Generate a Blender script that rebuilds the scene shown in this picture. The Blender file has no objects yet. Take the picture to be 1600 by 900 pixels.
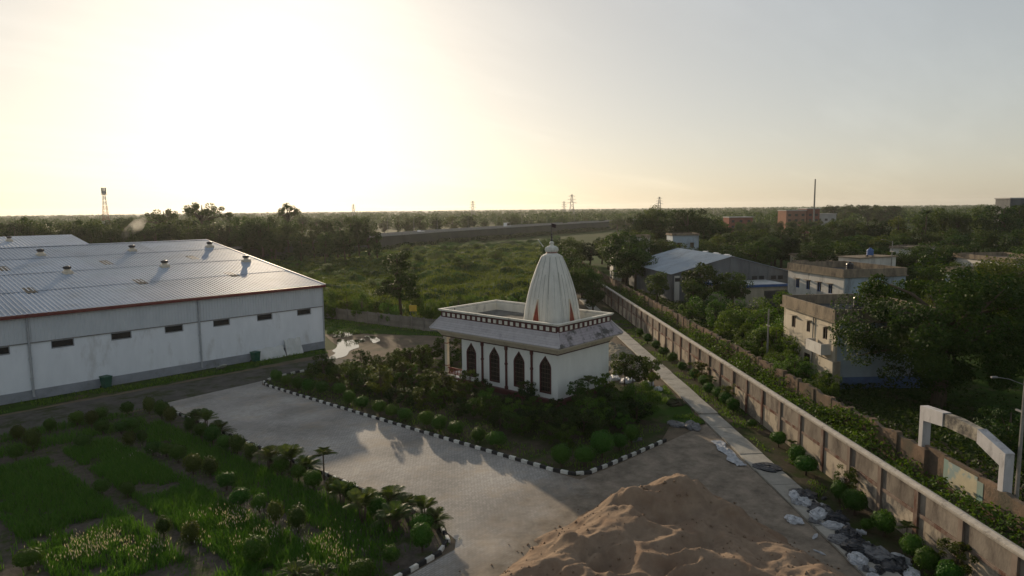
import bpy, math, random
import numpy as np
from mathutils import Vector, Matrix, noise as mnoise

# ------------------------------------------------------------------ camera
scene = bpy.context.scene
col = scene.collection
CAM_H = 18.0
_az, _pitch, _roll = math.radians(40), math.atan(124 / 1060), math.atan(18 / 1600)
FW = Vector((math.cos(_az), math.sin(_az), 0)); RT = Vector((math.sin(_az), -math.cos(_az), 0)); UP = Vector((0, 0, 1))
_fd = FW * math.cos(_pitch) - UP * math.sin(_pitch)
_u = FW * math.sin(_pitch) + UP * math.cos(_pitch)
_R = RT * math.cos(_roll) - _u * math.sin(_roll)
_U = _u * math.cos(_roll) + RT * math.sin(_roll)
cam_data = bpy.data.cameras.new('camera')
cam_data.sensor_width = 36.0
cam_data.lens = 36.0 * 1060 / 1600
cam_data.clip_start = 0.5
cam_data.clip_end = 20000
cam = bpy.data.objects.new('camera', cam_data)
col.objects.link(cam)
m = Matrix((( _R.x, _U.x, -_fd.x, 0), (_R.y, _U.y, -_fd.y, 0), (_R.z, _U.z, -_fd.z, CAM_H), (0, 0, 0, 1)))
cam.matrix_world = m
scene.camera = cam

# ------------------------------------------------------------------ sky, sun, exposure
SUN_EL, SUN_AZ = math.radians(11.5), math.radians(59.0)     # azimuth measured from +X towards +Y
world = bpy.data.worlds.new('World'); scene.world = world
world.use_nodes = True
wn = world.node_tree.nodes; wl = world.node_tree.links
sky = wn.new('ShaderNodeTexSky'); sky.sky_type = 'NISHITA'
sky.sun_disc = False
sky.sun_elevation = SUN_EL
sky.sun_rotation = math.pi / 2 - SUN_AZ
sky.altitude = 0.0
sky.air_density = 0.95
sky.dust_density = 1.3
sky.ozone_density = 0.2
bg = wn['Background']; bg.inputs[1].default_value = 0.15
gm = wn.new('ShaderNodeGamma'); gm.inputs[1].default_value = 0.41       # tone grade on the sky colour: flatter and paler all round
hs_ = wn.new('ShaderNodeHueSaturation'); hs_.inputs['Saturation'].default_value = 0.88
wl.new(sky.outputs[0], gm.inputs[0]); wl.new(gm.outputs[0], hs_.inputs['Color']); 
# faint high streaks of cirrus over the whole sky
tcw = wn.new('ShaderNodeTexCoord'); sxw = wn.new('ShaderNodeSeparateXYZ'); wl.new(tcw.outputs['Generated'], sxw.inputs[0])
mz = wn.new('ShaderNodeMath'); mz.operation = 'MAXIMUM'; mz.inputs[1].default_value = 0.0; wl.new(sxw.outputs[2], mz.inputs[0])
az_ = wn.new('ShaderNodeMath'); az_.operation = 'ADD'; az_.inputs[1].default_value = 0.12; wl.new(mz.outputs[0], az_.inputs[0])
dv = wn.new('ShaderNodeVectorMath'); dv.operation = 'DIVIDE'; cbw = wn.new('ShaderNodeCombineXYZ')
for i_ in range(3): wl.new(az_.outputs[0], cbw.inputs[i_])
wl.new(tcw.outputs['Generated'], dv.inputs[0]); wl.new(cbw.outputs[0], dv.inputs[1])
mpw = wn.new('ShaderNodeMapping'); mpw.inputs['Rotation'].default_value = (0, 0, 0.5); mpw.inputs['Scale'].default_value = (0.35, 1.3, 1.0); wl.new(dv.outputs[0], mpw.inputs[0])
nzw = wn.new('ShaderNodeTexNoise'); nzw.inputs['Scale'].default_value = 1.1; nzw.inputs['Detail'].default_value = 7; nzw.inputs['Roughness'].default_value = 0.62; wl.new(mpw.outputs[0], nzw.inputs['Vector'])
mrw = wn.new('ShaderNodeMapRange'); mrw.inputs[1].default_value = 0.5; mrw.inputs[2].default_value = 0.8; mrw.inputs[3].default_value = 1.0; mrw.inputs[4].default_value = 1.10; wl.new(nzw.outputs[0], mrw.inputs[0])
vmw = wn.new('ShaderNodeVectorMath'); vmw.operation = 'SCALE'; wl.new(hs_.outputs[0], vmw.inputs[0]); wl.new(mrw.outputs[0], vmw.inputs['Scale'])
wl.new(vmw.outputs[0], bg.inputs[0])
sd = bpy.data.lights.new('sun', 'SUN'); sd.energy = 2.6; sd.angle = math.radians(0.6); sd.color = (1.0, 0.80, 0.56)
sun = bpy.data.objects.new('sun', sd); col.objects.link(sun)
_sdir = Vector((math.cos(SUN_AZ) * math.cos(SUN_EL), math.sin(SUN_AZ) * math.cos(SUN_EL), math.sin(SUN_EL)))
sun.rotation_euler = _sdir.to_track_quat('Z', 'Y').to_euler()
sun.location = (0, 0, 60)
scene.view_settings.view_transform = 'Standard'
scene.view_settings.look = 'None'
scene.view_settings.gamma = 1.0
scene.view_settings.exposure = 0.90
scene.cycles.max_bounces = 6
scene.cycles.transparent_max_bounces = 8
scene.cycles.volume_bounces = 1
scene.cycles.volume_step_rate = 1.0

random.seed(7)
rng = np.random.default_rng(7)

# ------------------------------------------------------------------ wall frame: s runs along the boundary wall, n to its right
W0 = (35.0, 1.0); WD = (0.7405, 0.672); WN = (0.672, -0.7405)
WANG = math.atan2(WD[1], WD[0])
def sn(s, n): return (W0[0] + WD[0] * s + WN[0] * n, W0[1] + WD[1] * s + WN[1] * n)
def view(d, x):                                             # d metres ahead of the viewpoint, x metres to its right
    return (FW.x * d + RT.x * x, FW.y * d + RT.y * x)
def side(p): return (p[0] * RT.x + p[1] * RT.y) / max(1e-6, p[0] * FW.x + p[1] * FW.y)

# ------------------------------------------------------------------ materials
MATS = {}
def mat(name, c1, c2=None, scale=3.0, rough=0.85, bump=0.0, bscale=None, stretch=None, spec=0.3, c3=None, c3scale=0.6, c3lo=0.5, c3hi=0.7, metal=0.0, rand=0.0, detail=5.0):
    if name in MATS: return MATS[name]
    M = bpy.data.materials.new(name); M.use_nodes = True
    nt = M.node_tree; n = nt.nodes; l = nt.links
    b = n['Principled BSDF']
    b.inputs['Roughness'].default_value = rough
    b.inputs['Metallic'].default_value = metal
    b.inputs['Specular IOR Level'].default_value = spec if rough < 0.9 else 0.03
    c1 = tuple(c1) + (1,); c2 = (tuple(c2) + (1,)) if c2 else tuple(v * 0.75 for v in c1[:3]) + (1,)
    tc = n.new('ShaderNodeTexCoord'); geo = n.new('ShaderNodeNewGeometry')
    mp = n.new('ShaderNodeMapping')
    l.new(geo.outputs['Position'], mp.inputs[0])
    if stretch: mp.inputs['Scale'].default_value = stretch
    tx = n.new('ShaderNodeTexNoise'); tx.inputs['Scale'].default_value = scale; tx.inputs['Detail'].default_value = detail; tx.inputs['Roughness'].default_value = 0.65
    l.new(mp.outputs[0], tx.inputs['Vector'])
    rp = n.new('ShaderNodeValToRGB'); rp.color_ramp.elements[0].position = 0.32; rp.color_ramp.elements[1].position = 0.68
    rp.color_ramp.elements[0].color = c2; rp.color_ramp.elements[1].color = c1
    l.new(tx.outputs[0], rp.inputs[0])
    out = rp.outputs[0]
    if c3:
        t3 = n.new('ShaderNodeTexNoise'); t3.inputs['Scale'].default_value = c3scale; t3.inputs['Detail'].default_value = 6; t3.inputs['Roughness'].default_value = 0.7
        l.new(mp.outputs[0], t3.inputs['Vector'])
        r3 = n.new('ShaderNodeMapRange'); r3.inputs[1].default_value = c3lo; r3.inputs[2].default_value = c3hi
        l.new(t3.outputs[0], r3.inputs[0])
        mx = n.new('ShaderNodeMix'); mx.data_type = 'RGBA'
        l.new(r3.outputs[0], mx.inputs[0]); l.new(out, mx.inputs[6]); mx.inputs[7].default_value = tuple(c3) + (1,)
        out = mx.outputs[2]
    if rand:
        oi = n.new('ShaderNodeObjectInfo'); mr = n.new('ShaderNodeMapRange'); mr.inputs[3].default_value = 1 - rand; mr.inputs[4].default_value = 1 + rand
        l.new(oi.outputs['Random'], mr.inputs[0])
        hs = n.new('ShaderNodeHueSaturation'); l.new(mr.outputs[0], hs.inputs['Value']); l.new(out, hs.inputs['Color'])
        out = hs.outputs[0]
    l.new(out, b.inputs['Base Color'])
    if bump:
        tb = n.new('ShaderNodeTexNoise'); tb.inputs['Scale'].default_value = bscale or scale * 4; tb.inputs['Detail'].default_value = 6
        l.new(mp.outputs[0], tb.inputs['Vector'])
        bp = n.new('ShaderNodeBump'); bp.inputs['Strength'].default_value = bump; bp.inputs['Distance'].default_value = 0.05
        l.new(tb.outputs[0], bp.inputs['Height']); l.new(bp.outputs[0], b.inputs['Normal'])
    MATS[name] = M
    return M

def leafmat(name, c1, c2, trans=0.35, rand=0.25):
    M = bpy.data.materials.new(name); M.use_nodes = True
    nt = M.node_tree; n = nt.nodes; l = nt.links
    for x in list(n): n.remove(x)
    o = n.new('ShaderNodeOutputMaterial')
    geo = n.new('ShaderNodeNewGeometry'); oi = n.new('ShaderNodeObjectInfo')
    mx = n.new('ShaderNodeMix'); mx.data_type = 'RGBA'
    mx.inputs[6].default_value = tuple(c1) + (1,); mx.inputs[7].default_value = tuple(c2) + (1,)
    l.new(geo.outputs['Random Per Island'], mx.inputs[0])
    mr = n.new('ShaderNodeMapRange'); mr.inputs[3].default_value = 1 - rand; mr.inputs[4].default_value = 1 + rand
    l.new(oi.outputs['Random'], mr.inputs[0])
    hs = n.new('ShaderNodeHueSaturation'); l.new(mr.outputs[0], hs.inputs['Value']); l.new(mx.outputs[2], hs.inputs['Color'])
    mh = n.new('ShaderNodeMapRange'); mh.inputs[3].default_value = 0.475; mh.inputs[4].default_value = 0.515
    mu = n.new('ShaderNodeMath'); mu.operation = 'FRACT'; m2 = n.new('ShaderNodeMath'); m2.operation = 'MULTIPLY'; m2.inputs[1].default_value = 7.31
    l.new(oi.outputs['Random'], m2.inputs[0]); l.new(m2.outputs[0], mu.inputs[0]); l.new(mu.outputs[0], mh.inputs[0]); l.new(mh.outputs[0], hs.inputs['Hue'])
    d = n.new('ShaderNodeBsdfPrincipled'); d.inputs['Roughness'].default_value = 0.6; d.inputs['Specular IOR Level'].default_value = 0.12
    t = n.new('ShaderNodeBsdfTranslucent'); ms = n.new('ShaderNodeMixShader'); ms.inputs[0].default_value = trans
    yl = n.new('ShaderNodeMix'); yl.data_type = 'RGBA'; yl.blend_type = 'MULTIPLY'; yl.inputs[0].default_value = 1.0; yl.inputs[7].default_value = (1.35, 1.2, 0.55, 1)
    l.new(hs.outputs[0], yl.inputs[6]); l.new(yl.outputs[2], t.inputs[0])
    l.new(hs.outputs[0], d.inputs['Base Color'])
    l.new(d.outputs[0], ms.inputs[1]); l.new(t.outputs[0], ms.inputs[2]); l.new(ms.outputs[0], o.inputs[0])
    MATS[name] = M
    return M

# ------------------------------------------------------------------ mesh builder
class MB:
    def __init__(s): s.v = []; s.f = []
    def add(s, vs, fs):
        o = len(s.v); s.v.extend([tuple(p) for p in vs]); s.f.extend([tuple(i + o for i in f) for f in fs]); return s
    def box(s, x0, x1, y0, y1, z0, z1):
        return s.add([(x0,y0,z0),(x1,y0,z0),(x1,y1,z0),(x0,y1,z0),(x0,y0,z1),(x1,y0,z1),(x1,y1,z1),(x0,y1,z1)],
            [(0,3,2,1),(4,5,6,7),(0,1,5,4),(1,2,6,5),(2,3,7,6),(3,0,4,7)])
    def bevbox(s, x0, x1, y0, y1, z0, z1, b=0.03):            # box with chamfered top edges
        vs = [(x0,y0,z0),(x1,y0,z0),(x1,y1,z0),(x0,y1,z0),(x0,y0,z1-b),(x1,y0,z1-b),(x1,y1,z1-b),(x0,y1,z1-b),(x0+b,y0+b,z1),(x1-b,y0+b,z1),(x1-b,y1-b,z1),(x0+b,y1-b,z1)]
        return s.add(vs, [(0,3,2,1),(0,1,5,4),(1,2,6,5),(2,3,7,6),(3,0,4,7),(4,5,9,8),(5,6,10,9),(6,7,11,10),(7,4,8,11),(8,9,10,11)])
    def prism(s, pts, z0, z1):                                # polygon in xy extruded in z
        k = len(pts)
        vs = [(p[0],p[1],z0) for p in pts] + [(p[0],p[1],z1) for p in pts]
        return s.add(vs, [tuple(range(k))[::-1], tuple(range(k,2*k))] + [(i,(i+1)%k,k+(i+1)%k,k+i) for i in range(k)])
    def prism_x(s, pts, x0, x1):                              # polygon in yz extruded in x
        k = len(pts)
        vs = [(x0,p[0],p[1]) for p in pts] + [(x1,p[0],p[1]) for p in pts]
        return s.add(vs, [tuple(range(k))[::-1], tuple(range(k,2*k))] + [(i,(i+1)%k,k+(i+1)%k,k+i) for i in range(k)])
    def prism_y(s, pts, y0, y1):                              # polygon in xz extruded in y
        k = len(pts)
        vs = [(p[0],y0,p[1]) for p in pts] + [(p[0],y1,p[1]) for p in pts]
        return s.add(vs, [tuple(range(k)), tuple(range(k,2*k))[::-1]] + [(i,k+i,k+(i+1)%k,(i+1)%k) for i in range(k)])
    def tube(s, pts, rs, k=6, caps=True):
        pts = [Vector(p) for p in pts]; o = len(s.v)
        if not hasattr(rs, '__len__'): rs = [rs] * len(pts)
        ref = Vector((0.31, 0.17, 0.93)).normalized()
        for i, p in enumerate(pts):
            d = (pts[min(i+1, len(pts)-1)] - pts[max(i-1, 0)])
            d = d.normalized() if d.length > 1e-9 else Vector((0,0,1))
            a = d.cross(ref)
            if a.length < 0.2: a = d.cross(Vector((1,0,0)))
            a.normalize(); b = d.cross(a)
            for j in range(k):
                t = 2*math.pi*j/k
                s.v.append(tuple(p + (a*math.cos(t) + b*math.sin(t))*rs[i]))
        for i in range(len(pts)-1):
            for j in range(k):
                s.f.append((o+i*k+j, o+i*k+(j+1)%k, o+(i+1)*k+(j+1)%k, o+(i+1)*k+j))
        if caps:
            s.f.append(tuple(o+j for j in range(k))[::-1]); s.f.append(tuple(o+(len(pts)-1)*k+j for j in range(k)))
        return s
    def lathe(s, prof, cx=0, cy=0, k=14):                     # prof: (r, z)
        o = len(s.v)
        for r, z in prof:
            for j in range(k):
                t = 2*math.pi*j/k; s.v.append((cx+r*math.cos(t), cy+r*math.sin(t), z))
        for i in range(len(prof)-1):
            for j in range(k):
                s.f.append((o+i*k+j, o+i*k+(j+1)%k, o+(i+1)*k+(j+1)%k, o+(i+1)*k+j))
        s.f.append(tuple(o+j for j in range(k))[::-1]); s.f.append(tuple(o+(len(prof)-1)*k+j for j in range(k)))
        return s
    def mesh(s, name, smooth=False):
        me = bpy.data.meshes.new(name); me.from_pydata(s.v, [], s.f)
        if smooth: me.polygons.foreach_set('use_smooth', [True]*len(me.polygons))
        me.update(); return me
    def build(s, name, material, parent=None, smooth=False, loc=None, rot=None):
        return link(name, s.mesh(name, smooth), material, parent, loc, rot)

def link(name, me, material, parent=None, loc=None, rot=None):
    if material is not None and len(me.materials) == 0: me.materials.append(material)
    o = bpy.data.objects.new(name, me); col.objects.link(o)
    if parent: o.parent = parent
    if loc is not None: o.location = loc
    if rot is not None: o.rotation_euler = rot if hasattr(rot, '__len__') else (0, 0, rot)
    return o
def npmesh(name, V, Fq):                                      # numpy verts (n,3), quads (m,4) or tris (m,3)
    me = bpy.data.meshes.new(name); k = Fq.shape[1]
    me.vertices.add(len(V)); me.vertices.foreach_set('co', np.ascontiguousarray(V, dtype=np.float32).ravel())
    me.loops.add(Fq.size); me.loops.foreach_set('vertex_index', np.ascontiguousarray(Fq, dtype=np.int32).ravel())
    me.polygons.add(len(Fq)); me.polygons.foreach_set('loop_start', np.arange(0, Fq.size, k, dtype=np.int32))
    me.update(calc_edges=True); return me
def tag(o, label, cat, group=None):
    o['label'] = label; o['category'] = cat
    if group: o['group'] = group
    return o
def thing(name, label, cat, loc=(0,0,0), rz=0.0, group=None):
    o = bpy.data.objects.new(name, None); col.objects.link(o)
    o.location = loc; o.rotation_euler = (0,0,rz); o.empty_display_size = 0.3
    return tag(o, label, cat, group)
def struct(o): o['kind'] = 'structure'; return o
def stuff(o, label=None, cat=None):
    o['kind'] = 'stuff'
    if label: o['label'] = label; o['category'] = cat
    return o
def copy_tree(root, loc, rz, scale, label, group):
    r = root.copy(); col.objects.link(r); r.location = loc; r.rotation_euler = (0,0,rz)
    r.scale = scale if hasattr(scale, '__len__') else (scale,)*3
    r['label'] = label; r['group'] = group
    for ch in root.children:
        c = ch.copy(); col.objects.link(c); c.parent = r
        for g in ch.children:
            d = g.copy(); col.objects.link(d); d.parent = c
    return r
ORD = ['first','second','third','fourth','fifth','sixth','seventh','eighth','ninth','tenth','eleventh','twelfth','thirteenth','fourteenth','fifteenth','sixteenth','seventeenth','eighteenth','nineteenth','twentieth']
TENS = {20:'twentieth',30:'thirtieth',40:'fortieth',50:'fiftieth',60:'sixtieth'}
def nth(i): return TENS[i+1] if i+1 in TENS else ORD[i] if i < 20 else {2:'twenty',3:'thirty',4:'forty',5:'fifty',6:'sixty'}[(i+1)//10] + ('-' + ORD[(i+1)%10-1] if (i+1)%10 else '')

def sheet(name, pts, z, material, sub=0):
    mb = MB(); mb.add([(p[0],p[1],z) for p in pts], [tuple(range(len(pts)))])
    return struct(mb.build(name, material))
def heightgrid(name, x0, x1, y0, y1, step, fn, material, keep=None, smooth=True):
    xs = np.arange(x0, x1 + step*0.5, step); ys = np.arange(y0, y1 + step*0.5, step)
    X, Y = np.meshgrid(xs, ys, indexing='ij')
    Z = fn(X, Y)
    V = np.stack([X, Y, Z], -1).reshape(-1, 3)
    nx, ny = X.shape
    I = np.arange(nx*ny).reshape(nx, ny)
    Q = np.stack([I[:-1,:-1], I[1:,:-1], I[1:,1:], I[:-1,1:]], -1).reshape(-1, 4)
    if keep is not None:
        K = keep(X, Y).reshape(-1); Q = Q[K[Q].all(1)]
        used = np.unique(Q); mp = np.full(len(V), -1); mp[used] = np.arange(len(used)); V = V[used]; Q = mp[Q]
    me = npmesh(name, V, Q)
    if smooth: me.polygons.foreach_set('use_smooth', np.ones(len(Q), bool))
    return link(name, me, material)
# cheap vectorised value noise
_perm = np.random.default_rng(3).random((256, 256))
def vnoise(X, Y):
    xi = np.floor(X).astype(int); yi = np.floor(Y).astype(int); fx = X-xi; fy = Y-yi
    fx = fx*fx*(3-2*fx); fy = fy*fy*(3-2*fy)
    g = lambda a, b: _perm[a & 255, b & 255]
    return (g(xi,yi)*(1-fx)+g(xi+1,yi)*fx)*(1-fy)+(g(xi,yi+1)*(1-fx)+g(xi+1,yi+1)*fx)*fy
def fbm(X, Y, o=4):
    t = 0; a = 0.5; s = 1.0
    for i in range(o): t = t + a*vnoise(X*s+i*17.3, Y*s+i*9.1); a *= 0.5; s *= 2.03
    return t
def inpoly(px, py, poly):
    r = np.zeros(np.shape(px), bool); k = len(poly); j = k-1
    for i in range(k):
        xi, yi = poly[i]; xj, yj = poly[j]
        c = ((yi > py) != (yj > py)) & (px < (xj-xi)*(py-yi)/((yj-yi) or 1e-9)+xi)
        r ^= c; j = i
    return r

# ================================================================== materials in use
mat('ground_far', (0.04,0.062,0.016), (0.026,0.042,0.012), scale=0.02, rough=0.95, c3=(0.055,0.06,0.025), c3scale=0.012)
mat('grass_ground', (0.042,0.085,0.014), (0.025,0.045,0.010), scale=0.7, rough=0.95, bump=0.6, bscale=6, c3=(0.09,0.075,0.045), c3scale=0.25, c3lo=0.52, c3hi=0.66)
mat('field_ground', (0.06,0.115,0.018), (0.026,0.05,0.010), scale=0.22, rough=0.95, bump=0.8, bscale=2.5, c3=(0.022,0.04,0.010), c3scale=0.11, c3lo=0.48, c3hi=0.58)
mat('dirt', (0.17,0.135,0.10), (0.12,0.095,0.07), scale=0.5, rough=0.92, bump=0.5, bscale=5, c3=(0.085,0.08,0.055), c3scale=0.35, c3lo=0.5, c3hi=0.68)
mat('garden_soil', (0.105,0.09,0.076), (0.06,0.052,0.045), scale=2.2, rough=0.95, bump=0.9, bscale=7, c3=(0.045,0.06,0.02), c3scale=0.8, c3lo=0.48, c3hi=0.62)
mat('litter_soil', (0.085,0.07,0.05), (0.05,0.042,0.03), scale=1.4, rough=0.95, bump=0.8, bscale=6, c3=(0.035,0.05,0.016), c3scale=0.5, c3lo=0.42, c3hi=0.6)
mat('tarmac', (0.10,0.098,0.092), (0.07,0.07,0.066), scale=1.2, rough=0.9, bump=0.3, bscale=20, c3=(0.13,0.115,0.09), c3scale=0.3)
mat('worn_road', (0.115,0.108,0.098), (0.075,0.07,0.064), scale=0.8, rough=0.92, bump=0.4, bscale=8, c3=(0.045,0.055,0.024), c3scale=0.45, c3lo=0.47, c3hi=0.62)
mat('sand', (0.265,0.195,0.138), (0.185,0.135,0.098), scale=1.3, rough=0.95, bump=0.55, bscale=9, c3=(0.19,0.125,0.085), c3scale=0.4, c3lo=0.48, c3hi=0.7)
mat('gravel', (0.30,0.27,0.21), (0.12,0.11,0.085), scale=4.0, rough=0.95, bump=1.0, bscale=7)
mat('path_concrete', (0.34,0.32,0.28), (0.25,0.235,0.205), scale=1.5, rough=0.85, bump=0.25, bscale=14, c3=(0.15,0.14,0.115), c3scale=0.8, c3lo=0.56, c3hi=0.72, rand=0.12)
mat('kerb_white', (0.62,0.61,0.57), (0.45,0.44,0.40), scale=6, rough=0.8, rand=0.15)
mat('kerb_black', (0.035,0.035,0.036), (0.02,0.02,0.02), scale=6, rough=0.8)
mat('water', (0.03,0.028,0.022), rough=0.03, spec=0.8)
mat('warehouse_white', (0.72,0.75,0.80), (0.64,0.67,0.72), scale=0.8, rough=0.75, stretch=(1,1,0.35), c3=(0.40,0.40,0.40), c3scale=0.55, c3lo=0.55, c3hi=0.8)
mat('plinth_grey', (0.27,0.29,0.33), (0.20,0.215,0.24), scale=1.0, rough=0.85, c3=(0.13,0.13,0.125), c3scale=0.7, c3lo=0.55, c3hi=0.75)
mat('cladding', (0.54,0.57,0.61), (0.47,0.50,0.54), scale=0.8, rough=0.6, metal=0.0, stretch=(1,1,0.4))
mat('roof_metal', (0.38,0.43,0.50), (0.32,0.365,0.43), scale=0.5, rough=0.55, metal=0.0, spec=0.28, c3=(0.27,0.30,0.34), c3scale=0.22, c3lo=0.52, c3hi=0.75, rand=0.10)
mat('red_trim', (0.16,0.035,0.03), (0.11,0.03,0.028), scale=3, rough=0.5)
mat('pipe_grey', (0.36,0.38,0.41), rough=0.6, scale=3)
mat('dark_louvre', (0.035,0.035,0.035), (0.022,0.022,0.022), scale=4, rough=0.7)
mat('skylight', (0.11,0.11,0.10), (0.06,0.06,0.055), scale=5, rough=0.9, spec=0.05)
mat('vent_dark', (0.09,0.085,0.085), rough=0.45, metal=0.6, scale=4)
mat('vent_cream', (0.58,0.50,0.40), (0.48,0.42,0.33), scale=3, rough=0.6)
mat('temple_white', (0.75,0.75,0.71), (0.67,0.67,0.63), scale=0.9, rough=0.8, stretch=(1,1,0.3), c3=(0.55,0.56,0.53), c3scale=0.6, c3lo=0.6, c3hi=0.8)
mat('temple_cream', (0.66,0.58,0.46), (0.55,0.48,0.38), scale=1.5, rough=0.8, c3=(0.33,0.29,0.23), c3scale=0.8, c3lo=0.55, c3hi=0.75)
mat('parapet_white', (0.72,0.69,0.61), (0.60,0.575,0.50), scale=1.2, rough=0.8, stretch=(1,1,0.5), c3=(0.27,0.26,0.23), c3scale=0.9, c3lo=0.55, c3hi=0.72)
mat('temple_maroon', (0.10,0.032,0.030), (0.07,0.025,0.024), scale=3, rough=0.6)
mat('band_brown', (0.10,0.05,0.04), (0.06,0.035,0.03), scale=3, rough=0.6)
mat('tile_lilac', (0.46,0.43,0.44), (0.39,0.365,0.37), scale=2.0, rough=0.7, rand=0.06, c3=(0.30,0.275,0.285), c3scale=0.7, c3lo=0.55, c3hi=0.75)
mat('tile_worn', (0.40,0.36,0.38), (0.30,0.27,0.285), scale=1.5, rough=0.75, c3=(0.09,0.085,0.08), c3scale=0.9, c3lo=0.48, c3hi=0.6)
mat('spire_white', (0.68,0.665,0.61), (0.54,0.53,0.485), scale=1.6, rough=0.7, stretch=(1,1,0.25), c3=(0.40,0.40,0.36), c3scale=1.1, c3lo=0.52, c3hi=0.76)
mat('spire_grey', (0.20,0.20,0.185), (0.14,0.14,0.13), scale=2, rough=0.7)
mat('niche_red', (0.22,0.035,0.018), (0.16,0.028,0.016), scale=3, rough=0.6)
mat('roof_deck', (0.20,0.195,0.18), (0.12,0.115,0.105), scale=0.7, rough=0.9, c3=(0.06,0.058,0.05), c3scale=0.4)
mat('marble', (0.75,0.75,0.74), (0.6,0.6,0.6), scale=2, rough=0.25)
mat('wood_dark', (0.10,0.068,0.05), (0.065,0.045,0.034), scale=6, rough=0.6)
mat('glass_dark', (0.02,0.022,0.022), rough=0.15, spec=0.5)
mat('wall_concrete', (0.29,0.25,0.205), (0.20,0.17,0.14), scale=0.8, rough=0.9, bump=0.25, bscale=10, stretch=(1,1,0.45), c3=(0.10,0.082,0.07), c3scale=0.7, c3lo=0.44, c3hi=0.66, rand=0.14)
mat('wall_plaster', (0.44,0.375,0.29), (0.36,0.30,0.235), scale=0.7, rough=0.9, bump=0.2, bscale=8, stretch=(1,1,0.6), c3=(0.14,0.125,0.11), c3scale=0.6, c3lo=0.46, c3hi=0.6, rand=0.14)
mat('wall_post', (0.26,0.21,0.17), (0.15,0.105,0.085), scale=1.2, rough=0.9, stretch=(1,1,0.35), c3=(0.12,0.06,0.045), c3scale=1.0, c3lo=0.48, c3hi=0.6)
mat('coping', (0.50,0.45,0.385), (0.36,0.325,0.28), scale=2.5, rough=0.9, bump=0.3, c3=(0.17,0.15,0.13), c3scale=1.5, c3lo=0.54, c3hi=0.7)
mat('old_brick', (0.23,0.16,0.115), (0.135,0.10,0.075), scale=0.9, rough=0.95, bump=0.6, bscale=7, c3=(0.10,0.09,0.07), c3scale=0.4, c3lo=0.46, c3hi=0.62, rand=0.12)
mat('gate_white', (0.50,0.48,0.48), (0.40,0.385,0.38), scale=2, rough=0.8, stretch=(1,1,0.4), c3=(0.15,0.14,0.13), c3scale=0.8, c3lo=0.53, c3hi=0.7)
mat('gate_stain', (0.42,0.38,0.30), (0.22,0.19,0.15), scale=1.5, rough=0.85, c3=(0.06,0.055,0.05), c3scale=0.9, c3lo=0.45, c3hi=0.62)
mat('mural', (0.50,0.44,0.30), (0.40,0.36,0.26), scale=1.2, rough=0.85, c3=(0.24,0.31,0.30), c3scale=0.8, c3lo=0.5, c3hi=0.6)
mat('mural_green', (0.20,0.33,0.30), (0.24,0.27,0.23), scale=1.4, rough=0.85)
mat('shed_wall', (0.16,0.165,0.17), (0.105,0.11,0.115), scale=0.4, rough=0.85, stretch=(1,1,0.25), c3=(0.07,0.072,0.075), c3scale=0.3)
mat('shed_roof', (0.36,0.41,0.46), (0.30,0.34,0.385), scale=0.4, rough=0.55, metal=0.3, c3=(0.22,0.24,0.26), c3scale=0.3, rand=0.08)
mat('pale_sheet', (0.58,0.59,0.58), (0.45,0.46,0.45), scale=1, rough=0.5, metal=0.2)
mat('old_white', (0.60,0.575,0.53), (0.48,0.45,0.41), scale=0.7, rough=0.85, stretch=(1,1,0.3), c3=(0.17,0.155,0.14), c3scale=0.6, c3lo=0.54, c3hi=0.72)
mat('old_blue', (0.37,0.44,0.50), (0.28,0.32,0.36), scale=0.7, rough=0.85, stretch=(1,1,0.3), c3=(0.15,0.15,0.15), c3scale=0.5, c3lo=0.5, c3hi=0.68)
mat('blue_dado', (0.10,0.17,0.33), (0.08,0.12,0.22), scale=1, rough=0.8)
mat('old_cream', (0.52,0.46,0.36), (0.38,0.33,0.255), scale=0.7, rough=0.85, stretch=(1,1,0.35), c3=(0.20,0.16,0.115), c3scale=0.6, c3lo=0.54, c3hi=0.72)
mat('old_parapet', (0.30,0.245,0.18), (0.17,0.14,0.105), scale=1.0, rough=0.9, stretch=(1,1,0.4), c3=(0.10,0.085,0.07), c3scale=0.8, c3lo=0.5, c3hi=0.65)
mat('flat_roof', (0.11,0.105,0.10), (0.07,0.068,0.065), scale=0.6, rough=0.95)
mat('blue_sheet', (0.06,0.13,0.33), (0.05,0.10,0.25), scale=1, rough=0.6)
mat('brick_red', (0.22,0.085,0.065), (0.16,0.065,0.05), scale=0.3, rough=0.9)
mat('brick_orange', (0.27,0.145,0.10), (0.20,0.11,0.08), scale=0.3, rough=0.9)
mat('far_wall', (0.42,0.41,0.39), (0.32,0.31,0.30), scale=0.2, rough=0.9)
mat('steel_grey', (0.24,0.24,0.24), (0.16,0.16,0.16), scale=3, rough=0.6, metal=0.4)
mat('tower_red', (0.30,0.10,0.07), rough=0.6, scale=3)
mat('pole_concrete', (0.30,0.28,0.25), (0.20,0.19,0.17), scale=3, rough=0.9)
mat('retaining', (0.065,0.07,0.06), (0.042,0.047,0.04), scale=0.15, rough=0.95, stretch=(1,1,0.5), c3=(0.07,0.08,0.05), c3scale=0.06)
mat('barrier', (0.30,0.295,0.28), rough=0.8, scale=1)
mat('vehicle_white', (0.75,0.75,0.75), (0.72,0.72,0.72), rough=0.3, scale=1)
mat('tyre', (0.02,0.02,0.02), rough=0.9, scale=4)
mat('bag_white', (0.48,0.49,0.51), (0.28,0.29,0.31), scale=5, rough=0.55, c3=(0.2,0.2,0.2), c3scale=3, c3lo=0.55, c3hi=0.7, rand=0.15)
mat('bag_dark', (0.035,0.038,0.045), (0.015,0.015,0.018), scale=6, rough=0.4)
mat('cloth_grey', (0.20,0.20,0.205), (0.09,0.09,0.095), scale=4, rough=0.8)
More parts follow.
